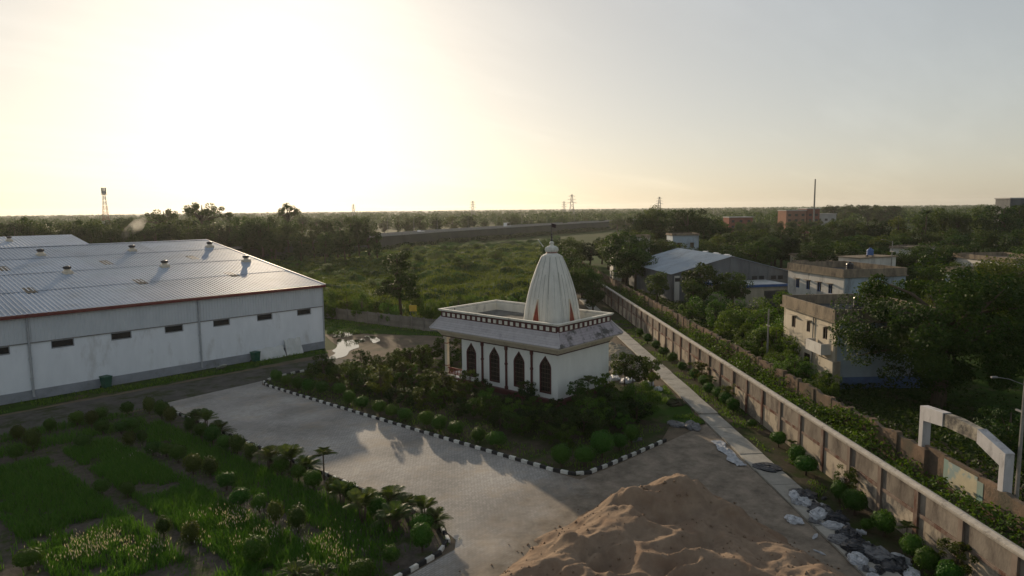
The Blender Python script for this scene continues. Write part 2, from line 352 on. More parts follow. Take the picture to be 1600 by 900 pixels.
mat('green_bin', (0.015,0.09,0.06), (0.012,0.06,0.04), scale=2, rough=0.5)
mat('yellow_sign', (0.60,0.40,0.05), (0.5,0.33,0.05), scale=2, rough=0.6)
mat('bark', (0.12,0.095,0.07), (0.07,0.055,0.04), scale=5, rough=0.95, stretch=(1,1,0.3))
mat('flag_dark', (0.05,0.03,0.03), rough=0.8, scale=3)
mat('fence_panel', (0.20,0.19,0.175), (0.13,0.125,0.115), scale=1.0, rough=0.9, stretch=(1,1,0.4), rand=0.15)
leafmat('leaf_tree', (0.026,0.058,0.010), (0.052,0.088,0.016))
leafmat('leaf_dark', (0.016,0.038,0.009), (0.034,0.062,0.013))
leafmat('leaf_olive', (0.042,0.072,0.013), (0.075,0.105,0.02), 0.35)
leafmat('leaf_bright', (0.040,0.095,0.013), (0.07,0.135,0.02), 0.4)
leafmat('leaf_topiary', (0.030,0.085,0.010), (0.055,0.125,0.017), 0.3)
leafmat('leaf_palm', (0.045,0.075,0.022), (0.07,0.105,0.03), 0.3)
leafmat('grass_blade', (0.052,0.130,0.016), (0.09,0.18,0.026), 0.4, 0.1)
leafmat('grass_field', (0.028,0.068,0.009), (0.075,0.118,0.018), 0.45, 0.1)
leafmat('seed_head', (0.24,0.24,0.20), (0.40,0.39,0.34), 0.3, 0.05)
leafmat('leaf_dry', (0.12,0.095,0.05), (0.17,0.13,0.075), 0.3)
M = MATS

# block paving: fine brick pattern with joints, dusty patches
def paving():
    Mt = bpy.data.materials.new('block_paving'); Mt.use_nodes = True
    n = Mt.node_tree.nodes; l = Mt.node_tree.links; b = n['Principled BSDF']; b.inputs['Roughness'].default_value = 0.88; b.inputs['Specular IOR Level'].default_value = 0.25
    g = n.new('ShaderNodeNewGeometry')
    br = n.new('ShaderNodeTexBrick'); br.inputs['Scale'].default_value = 1.0; br.inputs['Brick Width'].default_value = 0.30; br.inputs['Row Height'].default_value = 0.15
    br.inputs['Mortar Size'].default_value = 0.012; br.inputs['Color1'].default_value = (0.40,0.375,0.345,1); br.inputs['Color2'].default_value = (0.31,0.292,0.27,1); br.inputs['Mortar'].default_value = (0.17,0.155,0.14,1)
    l.new(g.outputs['Position'], br.inputs['Vector'])
    t = n.new('ShaderNodeTexNoise'); t.inputs['Scale'].default_value = 0.28; t.inputs['Detail'].default_value = 9; t.inputs['Roughness'].default_value = 0.7; l.new(g.outputs['Position'], t.inputs['Vector'])
    r = n.new('ShaderNodeMapRange'); r.inputs[1].default_value = 0.5; r.inputs[2].default_value = 0.75; l.new(t.outputs[0], r.inputs[0])
    mx = n.new('ShaderNodeMix'); mx.data_type = 'RGBA'; l.new(r.outputs[0], mx.inputs[0]); l.new(br.outputs[0], mx.inputs[6]); mx.inputs[7].default_value = (0.37,0.305,0.235,1)
    t2 = n.new('ShaderNodeTexNoise'); t2.inputs['Scale'].default_value = 0.22; t2.inputs['Detail'].default_value = 8; l.new(g.outputs['Position'], t2.inputs['Vector'])
    r2 = n.new('ShaderNodeMapRange'); r2.inputs[1].default_value = 0.35; r2.inputs[2].default_value = 0.7; r2.inputs[3].default_value = 0.68; r2.inputs[4].default_value = 1.15; l.new(t2.outputs[0], r2.inputs[0])
    h = n.new('ShaderNodeHueSaturation'); l.new(r2.outputs[0], h.inputs['Value']); l.new(mx.outputs[2], h.inputs['Color'])
    sx = n.new('ShaderNodeSeparateXYZ'); l.new(g.outputs['Position'], sx.inputs[0])
    cmb = n.new('ShaderNodeMath'); cmb.operation = 'MULTIPLY_ADD'; cmb.inputs[1].default_value = -0.22; l.new(sx.outputs[0], cmb.inputs[0]); l.new(sx.outputs[1], cmb.inputs[2])
    t4 = n.new('ShaderNodeTexNoise'); t4.inputs['Scale'].default_value = 0.45; t4.inputs['Detail'].default_value = 7; t4.inputs['Roughness'].default_value = 0.7; l.new(g.outputs['Position'], t4.inputs['Vector'])
    ad = n.new('ShaderNodeMath'); ad.operation = 'MULTIPLY_ADD'; ad.inputs[1].default_value = 11.0; l.new(t4.outputs[0], ad.inputs[0]); l.new(cmb.outputs[0], ad.inputs[2])
    r4 = n.new('ShaderNodeMapRange'); r4.inputs[1].default_value = 25.5; r4.inputs[2].default_value = 21.0; l.new(ad.outputs[0], r4.inputs[0])
    m4 = n.new('ShaderNodeMix'); m4.data_type = 'RGBA'; l.new(r4.outputs[0], m4.inputs[0]); l.new(h.outputs[0], m4.inputs[6]); 
    t5 = n.new('ShaderNodeTexNoise'); t5.inputs['Scale'].default_value = 0.8; t5.inputs['Detail'].default_value = 9; t5.inputs['Roughness'].default_value = 0.72; l.new(g.outputs['Position'], t5.inputs['Vector'])
    rp = n.new('ShaderNodeValToRGB'); rp.color_ramp.elements[0].position = 0.35; rp.color_ramp.elements[1].position = 0.66; rp.color_ramp.elements[0].color = (0.115,0.095,0.072,1); rp.color_ramp.elements[1].color = (0.27,0.22,0.17,1); l.new(t5.outputs[0], rp.inputs[0]); l.new(rp.outputs[0], m4.inputs[7])
    l.new(m4.outputs[2], b.inputs['Base Color'])
    bp = n.new('ShaderNodeBump'); bp.inputs['Strength'].default_value = 0.3; bp.inputs['Distance'].default_value = 0.02; l.new(br.outputs['Fac'], bp.inputs['Height']); bp.invert = True
    l.new(bp.outputs[0], b.inputs['Normal'])
    MATS['block_paving'] = Mt
paving()

# ================================================================== the ground and what lies flat on it
g = MB(); R_ = 9000
g.add([(-R_,-R_,-0.06),(R_,-R_,-0.06),(R_,R_,-0.06),(-R_,R_,-0.06)], [(0,1,2,3)])
struct(g.build('ground', M['ground_far']))

def wobble_poly(pts, step=1.5, amp=0.25, seed=1):
    r = random.Random(seed); out = []
    for i, p in enumerate(pts):
        q = pts[(i+1) % len(pts)]; d = math.dist(p, q); k = max(1, int(d/step))
        for j in range(k):
            t = j/k; out.append((p[0]+(q[0]-p[0])*t + r.uniform(-amp, amp)*(j > 0), p[1]+(q[1]-p[1])*t + r.uniform(-amp, amp)*(j > 0)))
    return out
# dirt yard round everything near
yard_pts = [(-40,-20),(36,-20),sn(118,0),sn(118,-8),(78,62),(72,98),(64,100),(53,74),(-40,79)]
sheet('yard_ground', wobble_poly(yard_pts, 3, 0.3, 2), -0.03, M['dirt'])
# grass verge beyond the warehouse corner
sheet('verge_grass', wobble_poly([(60.5,81),(66,71),(70,60),(78,64),(72,98),(63,100),(55,86)], 1.0, 0.35, 5), -0.022, M['grass_ground'])
# grass strip at the foot of the warehouse wall
sheet('wall_verge', wobble_poly([(-40,80.6),(50.6,75.2),(50,72.6),(36,72.6),(15,74.2),(-40,76.5)], 1.0, 0.3, 8), -0.021, M['grass_ground'])
# service road along the warehouse
sheet('service_road', wobble_poly([(-40,75.8),(15,73.5),(36,72.0),(48,70.5),(50,66.5),(38,66.0),(26,65.6),(-40,68)], 2, 0.15, 4), -0.016, M['worn_road'])
# paved plaza between the two gardens
plaza_pts = [(27.0,65.8),(37.2,66.2),(36.2,64.6),(36.1,24.6),(40.0,24.0),(47,23.4),sn(27.5,-4.62),sn(-9,-4.62),(14,3),(14,24.4),(24.2,24.5),(25,25.2),(25.4,26.5),(26.0,30.0),(26.0,34.0),(26.2,39.2),(26.0,45.5),(26.3,56),(26.5,63)]
sheet('plaza', plaza_pts, -0.010, M['block_paving'])
# garden beds
sheet('garden_bed', wobble_poly([(-25,68),(25.8,64.9),(25.6,26.6),(24.6,25.2),(23.2,24.7),(-20,24.7)], 2, 0.0, 3), 0.02, M['garden_soil'])
tb = [(36.5,64.5),(38,66.4),(44,66),(50,62.5),(60,56),(66,46),(60,37),(53,26),(46,23.8),(40,24.3),(36.5,25)]
sheet('temple_garden_bed', wobble_poly(tb, 3, 0.0, 3), 0.03, M['litter_soil'])
# earth strip between path and boundary wall, and the weedy strip behind it
sheet('wall_strip', [sn(-12,-2.75), sn(118,-2.75), sn(118,-0.1), sn(-12,-0.1)], -0.012, M['litter_soil'])
sheet('lawn', wobble_poly([sn(27,-6.8), sn(27.5,-4.75), sn(40,-4.75), sn(39,-9), sn(33,-12), sn(30,-11)], 1, 0.3, 9), 0.04, M['grass_ground'])
sheet('colony_ground', [sn(-30,0.2), sn(260,0.2), sn(260,160), sn(-30,160)], -0.035, M['grass_ground'])

# rough field with hummocks
def field_h(X, Y):
    h = fbm(X*0.13, Y*0.13, 3); h2 = fbm(X*0.33+40, Y*0.33, 3)
    return np.clip((h-0.40)*5.0, 0, 2.4)*1.25 + (h2-0.4)*1.3 - 0.02
def field_keep(X, Y):
    poly = [(67,104),(71,98),(72,88),(75,66),sn(80,-9),sn(118,-5),sn(175,-2),(330,238),(262,254),(196,237),(120,214),(75,205),(60,150)]
    return inpoly(X, Y, poly)
field = struct(heightgrid('field', 55, 335, 55, 262, 1.0, field_h, M['field_ground'], field_keep))

# puddles on the track beside the warehouse
def blob(name, ctrl, z, material, seed):
    r = random.Random(seed); k = len(ctrl); out = []
    for i in range(k):
        p0, p1, p2, p3 = [Vector(ctrl[(i+j-1) % k]) for j in range(4)]
        for j in range(6):
            t = j/6
            q = 0.5*((2*p1)+(p2-p0)*t+(2*p0-5*p1+4*p2-p3)*t*t+(3*p1-p0-3*p2+p3)*t**3)
            out.append((q.x+r.uniform(-.08,.08), q.y+r.uniform(-.08,.08)))
    return sheet(name, out, z, material)
blob('puddle', [(46.9,68.5),(48.4,68.9),(50.4,69.4),(52.6,71.6),(54.6,72.4),(56.2,74.6),(57.6,75.0),(58.6,76.8),(57.0,77.4),(56.4,79.4),(54.6,77.2),(52.9,74.9),(51.0,73.2),(50.5,71.8),(48.6,70.4),(46.8,69.5)], 0.004, M['water'], 1)
blob('puddle', [(56.6,81.0),(58.2,79.8),(59.8,80.4),(61.2,80.0),(61.4,81.6),(60.4,83.6),(59.6,85.2),(58.5,84.6),(58.2,82.6)], 0.004, M['water'], 2)
blob('puddle', [(57.6,73.0),(59.2,73.8),(60.2,75.4),(60.8,77.6),(60.0,78.2),(59.4,76.2),(58.4,74.8)], 0.004, M['water'], 3)

# sand heap: several tipped loads merged, with slumped crests
FOOT = [(22.6,20.6),(27.8,21.5),(31.6,21.6),(34.5,20.9),(37.6,19.4),(38.8,17.6),(38.2,15.4),(36.6,12.6),(35.0,9.4),(33.4,6.2),(29,3),(20,1.5),(14.5,7),(14.5,18)]
def poly_dist(X, Y, poly):
    d = np.full(X.shape, 1e9)
    for i in range(len(poly)):
        (ax, ay), (bx, by) = poly[i], poly[(i+1) % len(poly)]
        t = np.clip(((X-ax)*(bx-ax)+(Y-ay)*(by-ay))/((bx-ax)**2+(by-ay)**2), 0, 1)
        d = np.minimum(d, np.hypot(X-ax-t*(bx-ax), Y-ay-t*(by-ay)))
    return np.where(inpoly(X, Y, poly), d, -d)
def crest(X, Y, f): return 1-np.abs(2*vnoise(X*f, Y*f)-1)
def sand_h(X, Y):
    wx_ = X+(fbm(X*0.5, Y*0.5, 3)-0.42)*2.2; wy_ = Y+(fbm(X*0.5+31, Y*0.5+7, 3)-0.42)*2.2
    d = poly_dist(X, Y, FOOT)+(fbm(X*0.6+7, Y*0.6, 3)-0.42)*1.6
    base = np.where(d > 0, 1.75*(1-np.exp(-np.clip(d,0,50)*0.58/1.75)), d*0.25)
    k = np.clip(d/2.6, 0, 1)
    u = (wx_*0.82-wy_*0.57); v = (wx_*0.57+wy_*0.82)           # crests run along u
    r1 = crest(u*0.55+4, v*1.0+2, 0.30); r2 = crest(u*0.7+40, v*1.1, 0.62); r3 = crest(u+11, v+70, 1.5); r4 = crest(wx_*1.0+9, wy_*0.55+5, 0.55)
    peak = 1.1*np.exp(-(((X-33.6)/2.3)**2+((Y-17.0)/2.0)**2))+0.55*np.exp(-(((X-29.5)/2.6)**2+((Y-13.2)/2.2)**2))
    h = base + k*(1.35*(r1-0.58) + 0.8*(r2-0.5) + 0.16*(r3-0.5) + 0.45*(r4-0.5) + peak)
    pit = np.clip(vnoise(X*3.3, Y*3.3)-0.70, 0, 1)*np.clip(vnoise(X*0.45+9, Y*0.45)*2.2-0.9, 0, 1)
    h = h + k*((fbm(X*5, Y*5, 3)-0.43)*0.07 - pit*0.6)
    return np.clip(h, -0.2, 9)
o = heightgrid('sand_heap', 14, 42, 0, 26, 0.10, sand_h, M['sand'], lambda X, Y: sand_h(X, Y) > -0.19)

tag(o, 'large brown heap of tipped sand with slumped ridges at the edge of the paving', 'sand heap')
def rubble_h(X, Y):
    cx, cy = sn(53, -7.3); dx, dy = X-cx, Y-cy
    s = dx*WD[0]+dy*WD[1]; n = dx*WN[0]+dy*WN[1]
    return 1.1*(1-np.sqrt((s/9.5)**2+(n/2.7)**2)) + (fbm(X*1.5, Y*1.5, 4)-0.45)*0.9
o = heightgrid('rubble_heap', 55, 85, 30, 58, 0.2, rubble_h, M['gravel'], lambda X, Y: rubble_h(X, Y) > -0.06)
tag(o, 'low spread of pale rubble between the temple and the concrete path', 'rubble')

# ================================================================== warehouse
WH = thing('warehouse', 'long white warehouse with grey upper cladding, metal roof and red eaves trim', 'warehouse', (51.6,75.8,0), math.radians(-3.4))
WL, WD_, EZ, RZ = 84.0, 72.0, 8.3, 13.3
mb = MB()                                                    # masonry with recessed ventilator openings
WX = [-2.71-5.33*i for i in range(15)]
zlo, zhi = 4.78, 5.42
edges = sorted([0.0, -WL] + [x+0.92 for x in WX] + [x-0.92 for x in WX])
for a, b in zip(edges[:-1], edges[1:]):
    if any(abs((a+b)/2-x) < 0.1 for x in WX):
        mb.box(a, b, 0, 0.25, 0.9, zlo); mb.box(a, b, 0, 0.25, zhi, 5.55)
    else: mb.box(a, b, 0, 0.25, 0.9, 5.55)
mb.box(-0.25, 0, 0.25, WD_, 0.9, 5.55); mb.box(-WL, -WL+0.25, 0.25, WD_, 0.9, 5.55)
mb.box(-WL+0.25, -0.25, WD_-0.25, WD_, 0.9, EZ)
mb.build('wall', M['warehouse_white'], WH)
mb = MB(); mb.box(-WL-0.06, 0.06, -0.06, WD_+0.06, -0.05, 0.9); mb.build('plinth', M['plinth_grey'], WH)
for x in WX:
    f = MB(); f.box(x-0.98, x+0.98, -0.03, 0.0, zlo-0.07, zlo); f.box(x-0.98, x+0.98, -0.03, 0.0, zhi, zhi+0.07); f.box(x-0.98, x-0.92, -0.03, 0.0, zlo, zhi); f.box(x+0.92, x+0.98, -0.03, 0.0, zlo, zhi)
    w = f.build('ventilator', M['plinth_grey'], WH)
    l = MB(); l.box(x-0.92, x+0.92, 0.16, 0.2, zlo, zhi)
    for k in range(5):
        z = zlo+0.05+k*0.12; l.add([(x-0.92,0.03,z),(x+0.92,0.03,z),(x+0.92,0.13,z+0.09),(x-0.92,0.13,z+0.09)], [(0,1,2,3)])
    l.build('louvre', M['dark_louvre'], w)
def corr_strip(x0, x1, pitch, depth, line):                   # trapezoidal corrugation along x, swept over points (y,z,nx..)
    xs = []; hs = []
    k = int(round((x1-x0)/pitch)); p = (x1-x0)/k
    for i in range(k):
        a = x0+i*p; xs += [a, a+p*0.55, a+p*0.65, a+p*0.90]; hs += [0, 0, depth, depth]
    xs.append(x1); hs.append(0)
    V = []; F = []
    for (y, z, ny, nz) in line:
        for x, h in zip(xs, hs): V.append((x, y+ny*h, z+nz*h))
    n = len(xs)
    for j in range(len(line)-1):
        for i in range(n-1): F.append((j*n+i, j*n+i+1, (j+1)*n+i+1, (j+1)*n+i))
    return V, F
secs = [(-15.9,-0.0),(-32.1,-16.05),(-48.3,-32.25),(-64.5,-48.45),(-84.0,-64.65)]
for a, b in secs:                                            # upper cladding, one part for each bay
    V, F = corr_strip(a, b, 0.33, 0.05, [(-0.02, 5.6, -1, 0), (-0.02, EZ-0.05, -1, 0)])
    MB().add(V, F).build('cladding_panel', M['cladding'], WH)
MB().box(-WL, 0.0, -0.10, 0.0, 5.5, 5.6).build('drip_rail', M['steel_grey'], WH)
for y0, y1 in ((0.0, 36.0), (36.0, 72.0)):                   # gable ends
    z0, z1 = (EZ, RZ) if y0 == 0 else (RZ, EZ)
    for xx in (0.0, -WL-0.04):
        MB().prism_x([(y0, 5.55), (y1, 5.55), (y1, z1-0.1), (y0, z0-0.1)], xx, xx+0.04).build('gable_cladding', M['cladding'], WH)
sl = (RZ-EZ)/36.0; nrm = Vector((0,-sl,1)).normalized()
rows = [(-0.35, 9.3), (9.1, 18.4), (18.2, 27.5), (27.3, 36.0)]
cols = [(-10.6*i-10.6+0.25, -10.6*i+0.25) for i in range(8)]
rk = 0
for r, (ya, yb) in enumerate(rows):
    for (xa, xb) in cols:
        lift = 0.012*(3-r) + (0.006 if rk % 2 else 0); rk += 1
        V, F = corr_strip(xa, xb, 0.42, 0.07, [(ya, EZ+sl*ya+0.10-lift*0+0.03*(1), 0, 1), (yb, EZ+sl*yb+0.08, 0, 1)])
        MB().add(V, F).build('roof_sheet', M['roof_metal'], WH)
V, F = corr_strip(-WL, 0.25, 0.85, 0.04, [(36.0, RZ+0.08, 0, 1), (72.4, EZ+0.05, 0, 1)])
MB().add(V, F).build('rear_roof', M['roof_metal'], WH)
MB().prism_x([(35.6, RZ+0.14), (36.0, RZ+0.22), (36.4, RZ+0.14), (36.0, RZ+0.18)], -WL, 0.3).build('ridge_cap', M['roof_metal'], WH)
MB().box(-WL, 0.3, -0.48, -0.36, EZ-0.22, EZ+0.12).box(-WL, 0.3, -0.36, -0.02, EZ-0.22, EZ-0.16).build('gutter', M['red_trim'], WH)
MB().prism_x([(-0.4, EZ-0.05), (36, RZ-0.05), (72.4, EZ-0.05), (72.4, EZ+0.2), (36, RZ+0.22), (-0.4, EZ+0.2)], 0.26, 0.36).build('rake_trim', M['pale_sheet'], WH)
MB().box(-0.05, 0.10, -0.10, 0.05, 0.9, EZ-0.1).build('corner_trim', M['pipe_grey'], WH)
for x in (-15.98, -32.18, -48.4, -64.6):
    p = MB(); p.tube([(x,-0.17,EZ-0.2),(x,-0.17,0.35),(x,-0.3,0.2)], 0.11, 8)
    for z in (2, 4, 6, 7.6): p.box(x-0.15, x+0.15, -0.2, 0.0, z, z+0.06)
    p.build('downpipe', M['pipe_grey'], WH)
for cx_ in (-7.55, -18.75, -29.85, -41.0, -52.2):
    for yy in (9.6, 22.0):
        MB().add([(cx_-0.5,yy-1.3,EZ+sl*(yy-1.3)+0.175),(cx_+0.5,yy-1.3,EZ+sl*(yy-1.3)+0.175),(cx_+0.5,yy+1.3,EZ+sl*(yy+1.3)+0.175),(cx_-0.5,yy+1.3,EZ+sl*(yy+1.3)+0.175),
                  (cx_-0.5,yy-1.3,EZ+sl*(yy-1.3)+0.11),(cx_+0.5,yy-1.3,EZ+sl*(yy-1.3)+0.11),(cx_+0.5,yy+1.3,EZ+sl*(yy+1.3)+0.11),(cx_-0.5,yy+1.3,EZ+sl*(yy+1.3)+0.11)],
                 [(0,1,2,3),(0,4,5,1),(1,5,6,2),(2,6,7,3),(3,7,4,0)]).build('skylight', M['skylight'], WH)
def turbo_vent(parent, x, y, z, slp):
    b = MB(); b.bevbox(x-0.5, x+0.5, y-0.5, y+0.5, z-0.1, z+0.34, 0.12); b.lathe([(0.36,z+0.34),(0.36,z+0.5)], x, y, 12)
    v = b.build('roof_ventilator', M['vent_cream'], parent)
    h = MB()
    prof = [(0.30,0.0),(0.40,0.1),(0.43,0.22),(0.38,0.34),(0.2,0.42),(0.02,0.44)]
    h.lathe([(r*0.9, z+0.5+q) for r, q in prof], x, y, 14)
    for k in range(14):
        t = 2*math.pi*k/14
        h.add([(x+r*math.cos(t+dt), y+r*math.sin(t+dt), z+0.5+q) for r, q, dt in ((0.32,0.02,0),(0.47,0.2,0.1),(0.40,0.36,0.15),(0.33,0.3,0.3))], [(0,1,2,3)])
    h.build('turbine_head', M['vent_dark'], v)
for yy in (17.0, 29.2):
    for k in range(6): 
        x = -2.0-11.2*k; turbo_vent(WH, x, yy, EZ+sl*yy+0.12, sl)

# second shed beyond the ridge
W2 = thing('rear_warehouse', 'second metal-roofed warehouse just showing behind the ridge of the first', 'warehouse', (51.6+73.5*0.0593-7.1*0.998, 75.8+73.5*0.998+7.1*0.0593, 0), math.radians(-3.4))
MB().box(-60, -0.2, 0.2, 24, -0.05, 11.9).build('wall', M['warehouse_white'], W2)
for y0, y1, z0, z1 in ((-0.3,12,11.95,13.65),(12,24.3,13.65,11.95)):
    V, F = corr_strip(-60, 0.2, 0.6, 0.05, [(y0, z0, 0, 1), (y1, z1, 0, 1)]); MB().add(V, F).build('roof_slope', M['roof_metal'], W2)
MB().prism_x([(0.2,11.9),(24,11.9),(12,13.55)], -0.25, -0.2).build('gable_cladding', M['cladding'], W2)
turbo_vent(W2, -11.5, 6.5, 12.95, 0.2); turbo_vent(W2, -23, 6.5, 12.95, 0.2)

# ================================================================== temple
TP = thing('temple', 'small white temple with ribbed spire, lilac tiled eaves and maroon windows', 'temple', (48.95,35.75,0), math.radians(-2.2))
TX, TY, TE = 8.2, 15.4, 12.6                                # width, depth, end of the closed hall
MB().bevbox(-0.35, TX+0.35, -0.35, TY+0.35, -0.05, 0.5, 0.06).build('plinth', M['temple_maroon'], TP)
WY = [1.45, 4.7, 7.95, 11.2]
hw, z0w, zsh, ztop = 0.63, 1.0, 3.45, 4.42
def arch(y, e=0.0, off=0.0):                                # outline of one pointed window in (y, z)
    w = hw+e
    return [(y-w, z0w-e), (y+w, z0w-e), (y+w, zsh), (y+w*0.86, zsh+0.25+e*0.3), (y+w*0.58, zsh+0.50+e*0.5), (y+w*0.20, ztop-0.16+e*0.7), (y, ztop+e), (y-w*0.20, ztop-0.16+e*0.7), (y-w*0.58, zsh+0.50+e*0.5), (y-w*0.86, zsh+0.25+e*0.3), (y-w, zsh)]
mb = MB()
for x0, x1 in ((0.0, 0.25), (TX-0.25, TX)):
    e = [0.0]+[v for y in WY for v in (y-hw-0.06, y+hw+0.06)]+[TE]
    for i in range(0, len(e), 2): mb.box(x0, x1, e[i], e[i+1], 0.5, 4.85)
    for y in WY:
        mb.box(x0, x1, y-hw-0.06, y+hw+0.06, 0.5, z0w-0.06)
        a = arch(y, 0.06); L = [p for p in a if p[0] >= y-1e-6 and p[1] >= zsh-1e-6]; L = sorted(L, key=lambda p: p[1])
        mb.prism_x([(y+hw+0.06, zsh)] + [(y+hw+0.06, 4.85), (y, 4.85)] + L[::-1][:-1], x0, x1)
        mb.prism_x([(2*y-p[0], p[1]) for p in ([(y+hw+0.06, zsh)] + [(y+hw+0.06, 4.85), (y, 4.85)] + L[::-1][:-1])], x0, x1)
mb.box(0.25, TX-0.25, 0.0, 0.25, 0.5, 4.85); mb.box(0.25, 3.0, TE-0.25, TE, 0.5, 4.85); mb.box(5.2, TX-0.25, TE-0.25, TE, 0.5, 4.85); mb.box(3.0, 5.2, TE-0.25, TE, 3.2, 4.85)
mb.build('wall', M['temple_white'], TP)
MB().box(0.3, TX-0.3, 0.3, TE-0.3, 0.5, 0.54).build('hall_floor', M['marble'], TP)
for s_, x in ((1, 0.0), (-1, TX)):
    for y in WY:
        o_ = arch(y, 0.06); i_ = arch(y, -0.05); k = len(o_)
        f = MB(); V = [(x-s_*0.04, p[0], p[1]) for p in o_]+[(x-s_*0.04, p[0], p[1]) for p in i_]+[(x+s_*0.12, p[0], p[1]) for p in o_]+[(x+s_*0.12, p[0], p[1]) for p in i_]
        F = []
        for a in range(k):
            b = (a+1) % k; F += [(a,b,k+b,k+a),(a,2*k+a,2*k+b,b),(k+a,k+b,3*k+b,3*k+a)]
        w = f.add(V, F).build('window', M['temple_maroon'], TP)
        gl = MB()
        for j in range(-2, 3): gl.box(x+s_*0.05-0.015, x+s_*0.05+0.015, y+j*0.19-0.018, y+j*0.19+0.018, z0w, zsh+(1.0-abs(j)*0.36))
        for j in range(6): gl.box(x+s_*0.05-0.02, x+s_*0.05+0.02, y-hw, y+hw, z0w+0.1+j*0.42, z0w+0.14+j*0.42)
        for j in range(7):
            t = math.pi*(j+0.5)/7; gl.tube([(x+s_*0.05, y+0.12*math.cos(t), zsh+0.1+0.1*math.sin(t)), (x+s_*0.05, y+0.42*math.cos(t), zsh+0.1+0.55*math.sin(t))], 0.022, 4)
        gl.build('grille', M['wood_dark'], w)
        MB().prism_x(arch(y, -0.02), x+s_*0.14, x+s_*0.16).build('pane', M['glass_dark'], w)
for y in (3.08, 6.33, 9.58):
    for s_, x in ((1, 0.0), (-1, TX)):
        p = MB(); xc = x-s_*0.06
        p.lathe([(0.19,0.5),(0.19,0.75),(0.13,0.85),(0.12,2.9),(0.17,2.98),(0.17,3.1),(0.12,3.18),(0.12,4.3),(0.18,4.45),(0.18,4.8)], xc, y, 10)
        p.build('pilaster', M['temple_maroon'], TP, smooth=False)
# cornice, dark line, soffit
ring = lambda a, z0, z1: MB().box(-a, TX+a, -a, -a+0.3, z0, z1).box(-a, TX+a, TY+a-0.3, TY+a, z0, z1).box(-a, -a+0.3, -a+0.3, TY+a-0.3, z0, z1).box(TX+a-0.3, TX+a, -a+0.3, TY+a-0.3, z0, z1)
ring(0.10, 4.70, 4.86).build('dark_moulding', M['band_brown'], TP)
def skirt(a0, z0, a1, z1, material, name, parent, th=0.05):
    c0 = [(-a0,-a0),(TX+a0,-a0),(TX+a0,TY+a0),(-a0,TY+a0)]; c1 = [(-a1,-a1),(TX+a1,-a1),(TX+a1,TY+a1),(-a1,TY+a1)]
    outs = []
    for i in range(4):
        j = (i+1) % 4; q = MB()
        V = [c0[i]+(z0,), c0[j]+(z0,), c1[j]+(z1,), c1[i]+(z1,), c0[i]+(z0-th,), c0[j]+(z0-th,), c1[j]+(z1-th,), c1[i]+(z1-th,)]
        q.add(V, [(0,1,2,3),(7,6,5,4),(0,4,5,1)])
        outs.append(q.build(name, material if not isinstance(material, list) else material[i], parent))
    return outs
skirt(0.12, 4.86, 0.42, 5.28, M['temple_cream'], 'cove', TP)
skirt(0.42, 5.28, 0.46, 5.44, M['temple_cream'], 'cove', TP)
MB().box(-0.46, TX+0.46, -0.46, TY+0.46, 5.44, 5.50).build('ceiling_slab', M['temple_cream'], TP)
# four faces of tile courses
nc = 6; zt0, zt1, at0, at1 = 5.56, 6.78, 1.02, 0.12
for c in range(nc):
    f0, f1 = c/nc, (c+1.12)/nc
    skirt(at0+(at1-at0)*f0, zt0+(zt1-zt0)*f0+0.05, at0+(at1-at0)*min(1,f1), zt0+(zt1-zt0)*min(1,f1)+0.02, [M['tile_worn'], M['tile_lilac'], M['tile_lilac'], M['tile_lilac']], 'tile_course', TP, 0.05)
for sx, sy in ((0,0),(1,0),(1,1),(0,1)):
    e0 = ((-at0 if not sx else TX+at0), (-at0 if not sy else TY+at0), zt0+0.07); e1 = ((-at1 if not sx else TX+at1), (-at1 if not sy else TY+at1), zt1+0.06)
    MB().tube([e0, e1], 0.07, 6).build('hip_tile', M['tile_lilac'], TP)
skirt(0.98, 5.60, 0.98, 5.48, M['temple_cream'], 'eaves_board', TP)
MB().box(-0.96, TX+0.96, -0.96, TY+0.96, 5.505, 5.53).build('soffit', M['temple_cream'], TP)
# dark fascia band with white squares
ring(0.14, 6.74, 7.42).build('fascia_band', M['temple_maroon'], TP)
ring(0.17, 7.36, 7.43).build('fascia_moulding', M['band_brown'], TP)
sq = MB().bevbox(-0.175, 0.175, -0.19, 0.19, 0, 0.035, 0.012).mesh('fascia_square')
n1 = 21
for i in range(n1):
    y = -0.05+(i+0.5)*(TY+0.1)/n1
    link('fascia_square', sq, M['parapet_white'], TP, (-0.14, y, 7.06), (0, -math.pi/2, 0)); link('fascia_square', sq, M['parapet_white'], TP, (TX+0.14, y, 7.06), (0, math.pi/2, 0))
n2 = 11
for i in range(n2):
    x = -0.05+(i+0.5)*(TX+0.1)/n2
    link('fascia_square', sq, M['parapet_white'], TP, (x, -0.14, 7.06), (math.pi/2, 0, 0)); link('fascia_square', sq, M['parapet_white'], TP, (x, TY+0.14, 7.06), (-math.pi/2, 0, 0))
ring(0.30, 7.43, 7.55).build('coping', M['parapet_white'], TP); ring(0.36, 7.55, 7.62).build('coping', M['parapet_white'], TP)
MB().box(0.16, 0.28, 0.16, TY-0.16, 6.55, 7.43).box(TX-0.28, TX-0.16, 0.16, TY-0.16, 6.55, 7.43).box(0.28, TX-0.28, 0.16, 0.28, 6.55, 7.43).box(0.28, TX-0.28, TY-0.28, TY-0.16, 6.55, 7.43).build('parapet', M['parapet_white'], TP)
MB().box(0.28, TX-0.28, 0.28, TY-0.28, 6.3, 6.6).build('roof_deck', M['roof_deck'], TP)
MB().tube([(0.6,14.2,6.6),(0.6,14.2,7.75)], 0.06, 6).build('vent_pipe', M['steel_grey'], TP)
